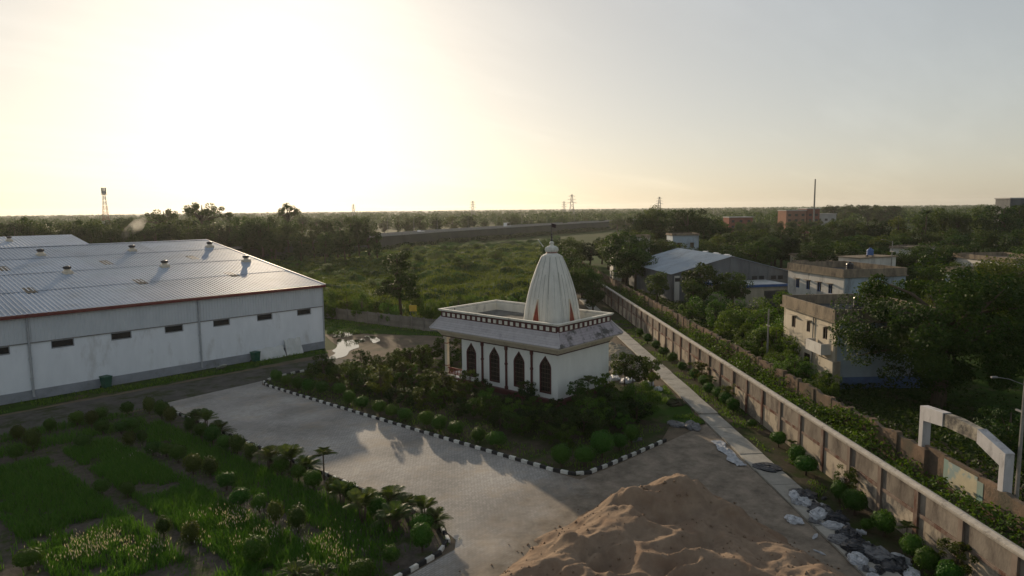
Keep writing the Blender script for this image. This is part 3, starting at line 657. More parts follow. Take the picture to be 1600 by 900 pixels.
# porch
for x, y in ((0.25,TY-0.25),(TX-0.25,TY-0.25),(0.25+2.6,TY-0.25),(TX-2.85,TY-0.25)):
    c = MB(); c.bevbox(x-0.24, x+0.24, y-0.24, y+0.24, 0.5, 0.9, 0.05); c.box(x-0.17, x+0.17, y-0.17, y+0.17, 0.9, 4.4); c.box(x-0.26, x+0.26, y-0.26, y+0.26, 4.4, 4.86)
    cc = c.build('porch_column', M['temple_cream'], TP)
    MB().box(x-0.2, x+0.2, y-0.2, y+0.2, 1.5, 1.58).box(x-0.2, x+0.2, y-0.2, y+0.2, 3.9, 3.98).build('column_band', M['niche_red'], cc)
MB().box(0.0, TX, TE, TY, 0.5, 0.53).build('porch_floor', M['marble'], TP)
rl = MB()
for x in (0.12,):
    rl.box(x-0.05, x+0.05, TE, TY-0.5, 1.32, 1.42); rl.box(x-0.04, x+0.04, TE, TY-0.5, 0.72, 0.78)
    k = 9
    for i in range(k): yy = TE+0.15+i*(TY-0.65-TE)/k; rl.lathe([(0.05,0.78),(0.075,0.92),(0.04,1.1),(0.06,1.32)], x, yy, 6)
rl.build('balustrade', M['niche_red'], TP)
for i in range(3): MB().bevbox(-0.35-0.35*(i+1), -0.355-0.35*i, TE+0.3, TY-0.2, -0.04, 0.5-0.15*(i+1), 0.02).build('step', M['marble'], TP)
# spire: rounded square plan, curving in, with ribs
SX, SY, SB, ST = 4.55, 4.3, 6.6, 13.35
def spire_r(t): return 2.32*(1-0.20*t-0.445*t**2.1)            # half width
def spire_ring(t, a):
    w = spire_r(t); c, s = math.cos(a), math.sin(a)
    p = 3.6; r = w*1.06/((abs(c)**p+abs(s)**p)**(1/p))
    q = (a*24/(2*math.pi)) % 1.0; rib = abs(q-0.5)*2
    r *= 1+0.014*(1-rib**4) - 0.007
    return (SX+r*c, SY+r*s, SB+(ST-SB)*t)
K_, T_ = 192, 30
V = [spire_ring(i/T_, 2*math.pi*(j+0.5)/K_) for i in range(T_+1) for j in range(K_)]
F = [(i*K_+j, i*K_+(j+1)%K_, (i+1)*K_+(j+1)%K_, (i+1)*K_+j) for i in range(T_) for j in range(K_)] + [tuple(T_*K_+j for j in range(K_))]
sp = MB().add(V, F).build('spire', M['spire_white'], TP)
def on_spire(t, a, out): 
    p = spire_ring(t, a); w = Vector((p[0]-SX, p[1]-SY, 0)); w = w*(1+out/w.length); return (SX+w.x, SY+w.y, p[2])
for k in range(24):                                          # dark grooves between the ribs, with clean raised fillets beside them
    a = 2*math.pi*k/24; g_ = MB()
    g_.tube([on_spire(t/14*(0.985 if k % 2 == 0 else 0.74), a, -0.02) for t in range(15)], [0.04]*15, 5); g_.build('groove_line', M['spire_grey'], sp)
for k in range(4):                                           # tall red niches in the middle of each face
    a = k*math.pi/2; n_ = MB(); fr = MB(); tt = [i/8 for i in range(9)]
    Lf = [on_spire(0.02+0.35*t, a-(0.16*(1-t)+0.02), 0.06) for t in tt]; Rf = [on_spire(0.02+0.35*t, a+(0.16*(1-t)+0.02), 0.06) for t in tt]
    n_.add(Lf+Rf, [(i, 9+i, 10+i, i+1) for i in range(8)])
    nn = n_.build('niche', M['niche_red'], sp)
    fr.tube([on_spire(0.0+0.39*t, a-(0.19*(1-t)+0.02), 0.05) for t in tt]+[on_spire(0.39*t, a+(0.19*(1-t)+0.02), 0.05) for t in tt[::-1]], 0.06, 5); fr.build('niche_frame', M['temple_cream'], nn)
for s_ in (-1, 1):                                           # corner mouldings
    for a0 in (math.pi/4, 3*math.pi/4, 5*math.pi/4, 7*math.pi/4):
        MB().tube([on_spire(t/14*0.78, a0+s_*(0.36-0.05*t/14), 0.05) for t in range(15)], 0.05, 5).build('corner_moulding', M['spire_white'], sp)
am = MB(); zz = ST
prof = [(0.92,0),(0.86,0.1),(0.62,0.2),(0.50,0.3)]
am.lathe([(r, zz+q) for r, q in prof], SX, SY, 24); am.build('neck', M['spire_white'], TP); MB().lathe([(0.50,zz+0.26),(0.56,zz+0.30),(0.50,zz+0.36)], SX, SY, 24).build('neck_ring', M['niche_red'], TP)
km = MB(); K2 = 48
pr = [(0.46,0.32),(0.60,0.44),(0.64,0.62),(0.58,0.82),(0.40,0.95),(0.22,1.0),(0.17,1.12),(0.24,1.25),(0.18,1.38),(0.06,1.45)]
V = [(SX+r*(1+0.07*math.cos(16*2*math.pi*j/K2)*(q < 0.9))*math.cos(2*math.pi*j/K2), SY+r*(1+0.07*math.cos(16*2*math.pi*j/K2)*(q < 0.9))*math.sin(2*math.pi*j/K2), zz+q) for r, q in pr for j in range(K2)]
F = [(i*K2+j, i*K2+(j+1)%K2, (i+1)*K2+(j+1)%K2, (i+1)*K2+j) for i in range(len(pr)-1) for j in range(K2)]
km.add(V, F).build('ribbed_cushion', M['spire_white'], TP)
MB().lathe([(0.07,zz+1.4),(0.14,zz+1.55),(0.05,zz+1.7),(0.11,zz+1.85),(0.04,zz+2.0),(0.08,zz+2.15),(0.03,zz+2.3),(0.03,zz+3.2)], SX, SY, 8).build('finial', M['vent_dark'], TP)
MB().add([(SX,SY,zz+3.18),(SX+0.28,SY-0.36,zz+3.05),(SX+0.24,SY-0.32,zz+2.72),(SX,SY,zz+2.8)], [(0,1,2,3)]).build('pennant', M['flag_dark'], TP)
MB().tube([(SX-0.55,SY+0.6,zz+0.9),(SX-0.95,SY+0.95,zz+1.6)], 0.05, 5).build('lamp_arm', M['pale_sheet'], TP)

# ================================================================== kerbs, black and white blocks in turn
def kerb(label, pts, bw=0.56, hh=0.22, th=0.18):
    T = thing('striped_kerb', label, 'kerb', (pts[0][0], pts[0][1], 0))
    ms = [MB().bevbox(-bw/2+0.012, bw/2-0.012, -th/2, th/2, -0.05, hh, 0.03).mesh('kerb_block') for _ in range(2)]
    d = 0; total = sum(math.dist(a, b) for a, b in zip(pts[:-1], pts[1:])); k = 0; r = random.Random(len(pts))
    while d+bw/2 < total:
        t = d+bw/2; acc = 0
        for a, b in zip(pts[:-1], pts[1:]):
            L = math.dist(a, b)
            if acc+L >= t: break
            acc += L
        f = (t-acc)/L; x = a[0]+(b[0]-a[0])*f; y = a[1]+(b[1]-a[1])*f
        link('kerb_block', ms[k % 2], M['kerb_white'] if k % 2 else M['kerb_black'], T, (x-pts[0][0], y-pts[0][1], r.uniform(-.02,.02)), math.atan2(b[1]-a[1], b[0]-a[0])+r.uniform(-.03,.03))
        d += bw; k += 1
kerb('black and white striped kerb along the temple garden, from the bend to its corner', [(44,66.2),(40.5,66.4),(38.2,66.1),(36.8,65.2),(36.3,63.8),(36.2,60),(36.15,40),(36.2,27),(36.5,25.4),(37.3,24.7),(40,24.3),(46.6,23.6)])
kerb('striped kerb curving round the near corner of the planted rows', [(26.0,63),(25.95,52),(25.9,46),(26.0,39.2),(25.85,34),(25.95,30),(25.5,26.9),(24.6,25.4),(23.2,24.75),(19,24.6),(8,24.6)])

# ================================================================== concrete path of slabs along the boundary wall
PT = thing('slab_path', 'pale concrete slab path running beside the boundary wall', 'path', sn(0,-3.7)+(0,), WANG)
r = random.Random(5); s = -6.0
while s < 104:
    L = r.uniform(2.6, 3.6)
    if 7.2 < s+L/2 < 10: L = 1.6
    b = MB().bevbox(0.02, L-0.02, -0.86, 0.86, -0.06, 0.10, 0.015)
    dz = r.uniform(-0.012, 0.02) if s < 27.0 else 0.14+r.uniform(-.01,.01)
    b.build('path_slab', M['path_concrete'], PT, loc=(s, r.uniform(-.03,.03), dz), rot=(r.uniform(-.008,.008), r.uniform(-.006,.006), r.uniform(-.006,.006)))
    s += L

# ================================================================== boundary wall of posts and panels
BW = thing('boundary_wall', 'tall weathered concrete panel wall with pale coping running beside the path', 'wall', sn(0,0)+(0,), WANG)
P = 3.36; S0 = 3.6-5*P
pm = MB().box(-0.16, 0.16, -0.17, 0.17, -0.1, 2.96).mesh('post')
um = MB().bevbox(0.17, P-0.17, -0.03, 0.05, 1.78, 2.94, 0.015).mesh('upper_panel')
rm = MB().bevbox(0.165, P-0.165, -0.10, 0.12, 1.58, 1.77, 0.02).mesh('rail')
lm = MB().bevbox(0.17, P-0.17, -0.03, 0.06, -0.1, 1.57, 0.015).mesh('lower_panel')
cm = MB().prism_x([(-0.2,2.97),(0.2,2.97),(0.24,3.08),(0.24,3.16),(0.0,3.24),(-0.24,3.16),(-0.24,3.08)], 0.004, P-0.004).mesh('coping_block')
for i in range(40):
    x = S0+i*P
    link('post', pm, M['wall_post'], BW, (x, 0, 0)); link('upper_panel', um, M['wall_concrete'], BW, (x, random.uniform(-.02,.02), random.uniform(-.01,.01)))
    link('rail', rm, M['wall_post'], BW, (x, 0, random.uniform(-.02,.02))); link('lower_panel', lm, M['wall_plaster'], BW, (x, random.uniform(-.02,.02), 0)); link('coping_block', cm, M['coping'], BW, (x, 0, random.uniform(-.008,.008)))
link('post', pm, M['wall_post'], BW, (S0+40*P, 0, 0))

# old brick wall behind it, leaning and broken-topped, with an old gateway
OW = thing('old_brick_wall', 'stained old brick wall behind the weedy strip, parallel to the panel wall', 'wall', sn(0,5.7)+(0,), WANG)
r = random.Random(11); x = -24.0
while x < 178:
    L = 3.0
    if not (8.2 < x+L/2 < 16.2):
        k = 7; top = [2.15+r.uniform(-.14,.1) for _ in range(k)]
        q = MB(); pts = [(0.01,-0.1)]+[(L-0.01,-0.1)]+[(L-0.01-(L-0.02)*j/(k-1), top[j]) for j in range(k)]
        q.prism_y(pts, -0.13, 0.13)
        q.build('wall_bay', M['old_brick'], OW, loc=(x, r.uniform(-.05,.05), 0))
        MB().box(-0.2, 0.2, -0.2, 0.2, -0.1, 2.25+r.uniform(-.1,.1)).build('pier', M['old_brick'], OW, loc=(x, 0, 0))
    x += L
GT = thing('old_gateway', 'abandoned white gateway frame with sloped lintel blocks, bricked up below', 'gateway', sn(12.0,5.9)+(0,), WANG)
for sx in (-1, 1):
    MB().bevbox(sx*3.5-0.19, sx*3.5+0.19, -0.27, 0.27, -0.1, 4.55 if sx > 0 else 4.2, 0.03).build('gate_post', M['gate_white'], GT)
    pts = [(3.7,4.55),(3.7,4.85),(1.5,5.02),(1.5,4.15),(3.3,3.95),(3.3,4.55)] if sx > 0 else [(-3.7,4.2),(-3.7,4.3),(-1.5,4.98),(-1.5,4.15),(-3.3,3.5),(-3.3,4.2)]
    MB().prism_y(pts if sx < 0 else pts[::-1], -0.27, 0.27).build('lintel_shoulder', M['gate_white'], GT)
MB().prism_y([(-1.49,4.2),(1.49,4.2),(1.49,4.98),(0.3,5.04),(-1.49,4.94)], -0.22, 0.22).build('lintel_beam', M['gate_stain'], GT)
MB().box(-3.19, -1.7, -0.12, 0.12, -0.1, 2.2).build('infill_wall', M['old_brick'], GT)
MB().box(-1.69, 1.3, -0.12, 0.12, -0.1, 2.3).build('infill_wall', M['old_brick'], GT)
MB().box(1.31, 3.19, -0.12, 0.12, -0.1, 2.35).build('infill_wall', M['old_brick'], GT)
# faded painted panel (local -n side faces the boundary wall)
MB().box(-1.6, 0.9, 0.121, 0.14, 0.5, 2.1).build('painted_panel', M['mural'], GT)
MB().box(0.901, 1.3, 0.121, 0.14, 0.7, 2.15).box(-2.1, -1.601, 0.121, 0.14, 0.6, 1.9).build('painted_border', M['mural_green'], GT)

# low precast fence at the field edge
FE = thing('field_fence', 'low grey precast fence between the verge and the overgrown field', 'fence', (66.2,104,0), math.atan2(-43, 3.2))
fp = MB().bevbox(-0.1,0.1,-0.1,0.1,-0.1,1.95,0.03).mesh('fence_post'); fb = MB().bevbox(0.1,2.35,-0.03,0.03,0,0.44,0.01).mesh('fence_plank')
for i in range(18):
    link('fence_post', fp, M['fence_panel'], FE, (i*2.45,0,0))
    for j in range(4): link('fence_plank', fb, M['fence_panel'], FE, (i*2.45,random.uniform(-.01,.01),0.02+j*0.46))

# ================================================================== buildings beyond the old wall (local x along the wall, local -y away from it)
def facade(parent, x0, x1, y, z0, z1, wins, material, th=0.22, axis='x', name='wall'):
    """wall slab with real openings; wins: (u0,u1,v0,v1)"""
    mb = MB(); us = sorted(set([x0, x1]+[w[0] for w in wins]+[w[1] for w in wins]))
    for a, b in zip(us[:-1], us[1:]):
        ws = sorted([w for w in wins if w[0] <= a+1e-6 and w[1] >= b-1e-6], key=lambda w: w[2])
        z = z0
        for w in ws:
            if w[2] > z: add_slab(mb, a, b, y, th, z, w[2], axis)
            z = w[3]
        if z < z1: add_slab(mb, a, b, y, th, z, z1, axis)
    return mb.build(name, material, parent)
def add_slab(mb, a, b, y, th, z0, z1, axis):
    lo, hi = min(y, y-th), max(y, y-th)
    if axis == 'x': mb.box(a, b, lo, hi, z0, z1)
    else: mb.box(lo, hi, a, b, z0, z1)
def window(parent, u0, u1, v0, v1, y, th, axis, shade=True, frame='old_white', leaf='wood_dark'):
    w = MB(); d = 1 if th > 0 else -1
    e = 0.07
    for a, b, c, f in ((u0,u1,v0,v0+e),(u0,u1,v1-e,v1),(u0,u0+e,v0+e,v1-e),(u1-e,u1,v0+e,v1-e),((u0+u1)/2-0.03,(u0+u1)/2+0.03,v0+e,v1-e)):
        add_slab(w, a+0.002, b-0.002, y-d*0.06, d*0.05, c+0.002, f-0.002, axis)
    o = w.build('window', M[leaf], parent)
    p = MB(); add_slab(p, u0+0.01, u1-0.01, y-d*0.12, d*0.02, v0+0.01, v1-0.01, axis); p.build('pane', M['glass_dark'], o)
    if shade:
        s_ = MB(); add_slab(s_, u0-0.2, u1+0.2, y+d*0.45, d*0.45, v1+0.06, v1+0.14, axis); s_.build('sunshade', M[frame], o)

# cream two-storey block with the blue-grey side
CB = thing('cream_block', 'stained cream two-storey block with blue-grey side wall beside the big tree', 'building', sn(37.2,11.2)+(0,), WANG)
LX, LY = 11.5, 10.0
wins = [(1.6,2.5,4.6,5.9),(5.2,6.0,4.7,5.9),(8.6,9.5,4.6,5.9),(1.6,2.6,1.2,2.5),(5.0,6.4,0.0,2.4),(8.6,9.6,1.2,2.5)]
facade(CB, 0, LX, 0, -0.1, 6.6, wins, M['old_cream'], 0.22, 'x')
for w in wins: window(CB, *w, 0, 0.22, 'x', shade=w[2] > 0.5, frame='old_cream')
sw = [(-4.2,-3.2,4.4,5.8),(-8.0,-7.0,4.4,5.8)]
facade(CB, -LY, -0.221, 0, 1.2, 6.6, sw, M['old_blue'], -0.22, 'y', 'side_wall')
MB().box(-0.01, 0.22, -LY, -0.221, -0.1, 1.2).build('dado', M['blue_dado'], CB)
MB().box(0, LX, -LY-0.22, -LY, -0.1, 6.6).box(LX-0.22, LX, -LY, -0.23, -0.1, 6.6).build('rear_wall', M['old_blue'], CB)
MB().box(-0.35, LX+0.35, -LY-0.35, 0.35, 6.6, 6.8).build('roof_slab', M['old_parapet'], CB)
MB().box(-0.1, LX+0.1, 0.02, 0.22, 6.8, 7.9).box(-0.1, LX+0.1, -LY-0.2, -LY, 6.8, 7.9).box(-0.1, 0.1, -LY, 0.018, 6.8, 7.9).box(LX-0.1, LX+0.1, -LY, 0.018, 6.8, 7.9).build('parapet', M['old_parapet'], CB)
MB().box(0.12, LX-0.12, -LY+0.02, 0.0, 6.8, 6.85).build('roof_deck', M['flat_roof'], CB)
bl = MB().box(0.6, 3.8, 0.1, 1.1, 3.3, 3.45); bl.build('balcony_slab', M['old_white'], CB)
MB().box(0.6, 3.8, 1.0, 1.1, 3.45, 4.4).box(0.6, 0.7, 0.1, 1.0, 3.45, 4.4).box(3.7, 3.8, 0.1, 1.0, 3.45, 4.4).build('balcony_parapet', M['old_white'], CB)
MB().tube([(4.4,0.1,7.0),(4.4,0.1,0.0)], 0.06, 6).build('downpipe', M['steel_grey'], CB)
MB().box(-0.6, 2.4, 0.3, 0.5, -0.1, 2.9).box(-0.6, -0.4, -0.3, 0.3, -0.1, 2.9).build('screen_wall', M['old_cream'], CB)

# white block with brown parapet further back
WB_ = thing('white_block', 'white flat-roofed block with brown stained parapet and four dark windows', 'building', sn(75.5,32.5)+(0,), WANG+math.radians(9))
LX, LY = 14.5, 11
wins = [(2.6,3.6,4.0,5.5),(5.4,6.4,4.0,5.5),(8.3,9.3,4.0,5.5),(11.2,12.2,4.0,5.5),(2.6,3.6,0.9,2.3),(6.4,7.6,0,2.2),(11.2,12.2,0.9,2.3)]
facade(WB_, 0, LX, 0, -0.1, 6.8, wins, M['old_white'], 0.22, 'x')
for w in wins: window(WB_, *w, 0, 0.22, 'x', frame='old_parapet', leaf='blue_sheet')
MB().box(0, 0.22, -LY, -0.221, -0.1, 6.8).box(LX-0.22, LX, -LY, -0.221, -0.1, 6.8).box(0.22, LX-0.22, -LY, -LY+0.22, -0.1, 6.8).build('side_wall', M['old_blue'], WB_)
MB().box(-0.3, LX+0.3, -LY-0.3, 0.3, 6.8, 6.95).build('roof_slab', M['old_parapet'], WB_)
MB().box(-0.1, LX+0.1, 0.02, 0.2, 6.95, 8.1).box(-0.1, LX+0.1, -LY-0.1, -LY+0.1, 6.95, 8.1).box(-0.1, 0.1, -LY+0.1, 0.018, 6.95, 8.1).box(LX-0.1, LX+0.1, -LY+0.1, 0.018, 6.95, 8.1).build('parapet', M['old_parapet'], WB_)
MB().box(0.12, LX-0.12, -LY+0.12, 0, 6.95, 7.0).build('roof_deck', M['flat_roof'], WB_)
# stair head and further white houses
def house(name, label, s, n, rot, LX, LY, h, wl, wallm='old_white', para='old_parapet', parah=0.7, ny=2):
    T = thing(name, label, 'building', sn(s,n)+(0,), WANG+math.radians(rot))
    wins = []
    k = max(1, int(LX/3)); st = LX/k
    for fl in range(max(1, int(h/3.1))):
        for i in range(k): wins.append((st*(i+0.5)-0.5, st*(i+0.5)+0.5, fl*3.1+1.0, fl*3.1+2.3))
    facade(T, 0, LX, 0, -0.1, h, wins, M[wallm], 0.22, 'x')
    for w in wins: window(T, *w, 0, 0.22, 'x', frame=wallm)
    k = max(1, int(LY/3)); st = LY/k; wy = []
    for fl in range(max(1, int(h/3.1))):
        for i in range(k): wy.append((-st*(i+0.5)-0.5, -st*(i+0.5)+0.5, fl*3.1+1.0, fl*3.1+2.3))
    facade(T, -LY, -0.221, 0, -0.1, h, wy, M[wallm], -0.22, 'y', 'side_wall')
    for w in wy: window(T, *w, 0, -0.22, 'y', frame=wallm)
    MB().box(LX-0.22, LX, -LY, -0.221, -0.1, h).box(0.22, LX-0.22, -LY, -LY+0.22, -0.1, h).build('rear_wall', M[wallm], T)
    MB().box(-0.3, LX+0.3, -LY-0.3, 0.3, h, h+0.15).build('roof_slab', M[para], T)
    if parah: MB().box(-0.1, LX+0.1, 0.02, 0.2, h+0.15, h+0.15+parah).box(-0.1, LX+0.1, -LY-0.1, -LY+0.1, h+0.15, h+0.15+parah).box(-0.1, 0.1, -LY+0.1, 0.018, h+0.15, h+0.15+parah).box(LX-0.1, LX+0.1, -LY+0.1, 0.018, h+0.15, h+0.15+parah).build('parapet', M[para], T)
    return T
house('stair_house', 'narrow white house with brown roof edge behind the brown-parapet block', 90, 43, 20, 4.5, 9, 8.6, 2, parah=0.0)
house('white_house', 'small white house with three dark windows among the dark trees', 132, 74, -50, 9, 7, 7.6, 2, parah=0.3)
house('tall_house', 'tall narrow pale house rising behind the old brick wall near the embankment', 138, 8.5, 0, 4.5, 9, 10.6, 3, wallm='old_white', parah=0.5)
house('pale_house', 'pale square roof room above the grey shed roof', 152, 27, 0, 6, 7, 10.4, 3, wallm='old_blue', parah=0.4)
house('low_house', 'low bluish house between the grey shed and the white block', 104, 38, 0, 13, 8, 3.9, 1, wallm='old_blue', parah=0.5)
house('hidden_house', 'pale house half hidden behind the big dark tree', 66, 54, 10, 14, 10, 7.0, 2, wallm='old_blue', para='old_parapet')
house('edge_house', 'flat-roofed house at the right edge behind the big tree', 88, 70, 0, 16, 10, 7.5, 2, wallm='old_white', para='old_parapet')
house('plain_house', 'small pale flat-roofed house behind the low bluish house', 122, 50, 0, 9, 8, 4.6, 1, wallm='old_white', parah=0.4)
house('plain_house', 'small pale house between the sheet-roofed shed and the low bluish house', 140, 58, 0, 10, 7, 5.0, 1, wallm='old_cream', parah=0.3)
house('plain_house', 'low pale house in front of the sheet-roofed shed', 150, 66, -30, 9, 6, 4.2, 1, wallm='old_white', parah=0.2)
def tank(label, s, n, z, m_):
    T = thing('water_tank', label, 'water tank', sn(s,n)+(z,))
    MB().lathe([(0.55,0.25),(0.58,0.35),(0.56,0.55),(0.58,0.65),(0.56,0.85),(0.58,1.1),(0.5,1.3),(0.22,1.4),(0.22,1.5)], 0, 0, 16).build('body', M[m_], T)
    MB().lathe([(0.24,1.5),(0.24,1.56)], 0, 0, 12).build('lid', M[m_], T)
    MB().box(-0.6,0.6,-0.6,-0.4,0,0.25).box(-0.6,0.6,0.4,0.6,0,0.25).build('stand', M['old_parapet'], T)
tank('black water tank on the roof of the cream block', 44.5, 17.5, 6.86, 'bag_dark')
tank('black water tank on the roof of the white block', 84, 38, 7.0, 'bag_dark')
tank('blue water tank on the narrow white house roof', 92, 46, 8.76, 'blue_sheet')
# cream low building with blue cap
LB = thing('low_cream_building', 'low windowless cream building with bright blue roof edge beside the grey shed', 'building', sn(91,19.5)+(0,), WANG+math.radians(8))
MB().box(0, 8, -12, 0, -0.1, 3.6).build('wall', M['old_cream'], LB)
MB().box(-0.25, 8.25, -12.25, 0.25, 3.6, 4.0).build('roof_edge', M['blue_sheet'], LB)
MB().box(0.1, 7.9, -11.9, -0.1, 4.0, 4.08).build('roof_deck', M['pale_sheet'], LB)
MB().box(-0.25, 0.0, -12, -7.6, -0.1, 2.9).build('lean_to', M['flat_roof'], LB)
# grey gabled shed
GS = thing('grey_shed', 'big grey gabled shed with bluish sheet roof behind the trees', 'shed', sn(98,12)+(0,), WANG+math.radians(5))
DX, DY, e0, rz_ = 27, 23, 5.6, 8.6
gw = MB(); gw.prism_x([(0,-0.1),(0,e0),(-DY/2,rz_),(-DY,e0),(-DY,-0.1)], 0, 0.25); gw.prism_x([(0,-0.1),(0,e0),(-DY/2,rz_),(-DY,e0),(-DY,-0.1)], DX-0.25, DX); gw.box(0.25, DX-0.25, -0.25, 0, -0.1, e0); gw.box(0.25, DX-0.25, -DY, -DY+0.25, -0.1, e0)
gw.build('wall', M['shed_wall'], GS)
for i in range(7): MB().box(-0.12, 0.0, -i*3.8-0.15, -i*3.8+0.15, -0.1, e0+(rz_-e0)*(1-abs(i*3.8-11.5)/11.5)-0.15).build('pilaster', M['shed_wall'], GS)
for i in range(6):
    for j in range(2): MB().box(-0.03, 0.0, -i*3.8-2.9+j*1.4, -i*3.8-1.9+j*1.4, 4.1, 4.8).build('ventilator', M['dark_louvre'], GS)
MB().box(-0.02, 0.0, -0.4, -1.4, -0.1, e0-0.4).build('pale_strip', M['old_white'], GS)
for k in range(6):
    for sy in (0, 1):
        a, b = DX/6*k-0.3*(k == 0), DX/6*(k+1)+0.3*(k == 5)
        V, F = corr_strip(a, b, 0.5, 0.06, [((0.4 if sy == 0 else -DY-0.4), e0-0.1, 0, 1), (-DY/2, rz_+0.06, 0, 1)])
        MB().add(V, F).build('roof_sheet', M['shed_roof'], GS)
for k in range(7):
    x = 4+k*1.7; y = -DY/2-0.7-(k % 3)*1.3; z = rz_-(abs(y+DY/2))*(rz_-e0)/11.5+0.16
    MB().bevbox(-0.7,0.7,-0.5,0.5,0,0.08,0.02).build('loose_sheet', M['pale_sheet'], GS, loc=(x,y,z), rot=(-0.24,random.uniform(-.1,.1),random.uniform(-.5,.5)))
SR = thing('sheet_roofed_shed', 'pale sheet-roofed open shed with two gables in the colony', 'shed', sn(165,73)+(0,), WANG+math.radians(-30))
MB().box(0,14,-9,0,-0.1,3.0).build('wall', M['shed_wall'], SR)
for q in (0, 1):
    for sy in (0, 1):
        V, F = corr_strip(q*8-0.5, q*8+7.3, 0.5, 0.05, [((0.6 if sy == 0 else -9.6), 3.0, 0, 1), (-4.5, 5.2, 0, 1)]); MB().add(V, F).build('roof_slope', M['pale_sheet'], SR)

# ================================================================== far buildings and masts
def block(name, label, d, x, rot, LX, LY, h, m_, win=None, storey=3.4):
    T = thing(name, label, 'building', view(d, x)+(0,), math.radians(40-90)+math.radians(rot))
    MB().box(-LX/2, LX/2, 0, LY, -0.1, h).build('wall', M[m_], T)
    MB().box(-LX/2-0.3, LX/2+0.3, -0.3, LY+0.3, h, h+0.5).build('roof_slab', M['far_wall'], T)
    k = int(LX/4); fl = int(h/storey)
    for f_ in range(1, fl):
        for i in range(k):
            cx_ = -LX/2+(i+0.5)*LX/k
            w = MB().box(cx_-0.9, cx_+0.9, -0.10, -0.005, f_*storey+0.9, f_*storey+2.4).build('window', M['dark_louvre'], T)
    return T
block('red_building', 'long low red brick building half hidden by the far trees', 430, 145, 0, 15, 12, 10.8, 'brick_red')
T = block('brick_factory', 'orange and red brick factory block behind the tall thin mast', 440, 184, 0, 13, 14, 14.6, 'brick_orange')
T = block('brick_tower', 'taller red brick factory wing beside the tall thin mast', 440, 195, 0, 8, 14, 15.6, 'brick_red')
block('grey_hall', 'wide grey hall right of the brick factory', 450, 208, 0, 13, 12, 12.0, 'far_wall')
block('roof_tank_building', 'grey tank-like block above the trees at the far right edge', 260, 195, 0, 10, 8, 19.5, 'shed_wall')
block('pink_building', 'pink building among trees near the right edge', 270, 205, 0, 14, 8, 14, 'brick_orange')
def mast(label, d, x, h, w0=0.5):
    T = thing('tall_mast', label, 'mast', view(d, x)+(0,))
    MB().tube([(0,0,-0.2),(0,0,h)], [w0,w0*0.6], 8).build('shaft', M['pole_concrete'], T)
    MB().box(-0.8,0.8,-0.05,0.05,h-1.2,h-1.0).build('crossarm', M['steel_grey'], T)
mast('tall thin mast standing alone above the brick factory', 410, 182, 33.5, 0.6)
def lattice(mb, w0, w1, z0, z1, k, r):
    C = [(-1,-1),(1,-1),(1,1),(-1,1)]
    for i in range(k):
        a = w0+(w1-w0)*i/k; b = w0+(w1-w0)*(i+1)/k; za = z0+(z1-z0)*i/k; zb = z0+(z1-z0)*(i+1)/k
        for j in range(4):
            p, q = C[j], C[(j+1) % 4]
            mb.tube([(p[0]*a,p[1]*a,za),(p[0]*b,p[1]*b,zb)], r, 4, False); mb.tube([(p[0]*a,p[1]*a,za),(q[0]*b,q[1]*b,zb)], r*0.6, 4, False); mb.tube([(q[0]*a,q[1]*a,za),(p[0]*b,p[1]*b,zb)], r*0.6, 4, False)
TT = thing('telecom_tower', 'red and white lattice phone tower above the trees behind the warehouse', 'tower', view(330,-196)+(0,))
for i in range(4): q = MB(); lattice(q, 2.0-0.42*i, 1.58-0.42*i, 7.2*i, 7.2*(i+1), 3, 0.09); q.build('tower_section', M['tower_red'] if i % 2 == 0 else M['pale_sheet'], TT)
for k in range(5):
    t = 2*math.pi*k/5
    MB().box(math.cos(t)*0.9-0.16, math.cos(t)*0.9+0.16, math.sin(t)*0.9-0.16, math.sin(t)*0.9+0.16, 27.2, 30.2).build('antenna', M['far_wall'], TT)
MB().box(-1.0,1.0,-1.0,1.0,26.8,27.0).build('platform', M['steel_grey'], TT)
def pylon(label, d, x, h):
    T = thing('pylon', label, 'pylon', view(d, x)+(0,), math.radians(-50), 'pylons on the horizon')
    q = MB(); lattice(q, h*0.11, h*0.02, 0, h, 6, 0.22); q.build('tower_body', M['steel_grey'], T)
    for z, w in ((0.68,0.17),(0.80,0.15),(0.92,0.12)): MB().tube([(-w*h,0,z*h),(0,0,z*h+1.2),(w*h,0,z*h)], 0.25, 4).build('crossarm', M['steel_grey'], T)
pylon('lattice pylon nearest the spire, tallest of the pylons on the horizon', 900, 80, 36)
pylon('small faint pylon just left of the tallest pylon', 1200, 93, 30)
pylon('pylon on the horizon over the middle of the embankment road', 1000, -56, 30)
pylon('pylon on the horizon right of the spire, above the dark trees', 1000, 217, 33)
pylon('faint pylon on the horizon above the tree group left of the field', 1300, -300, 30)

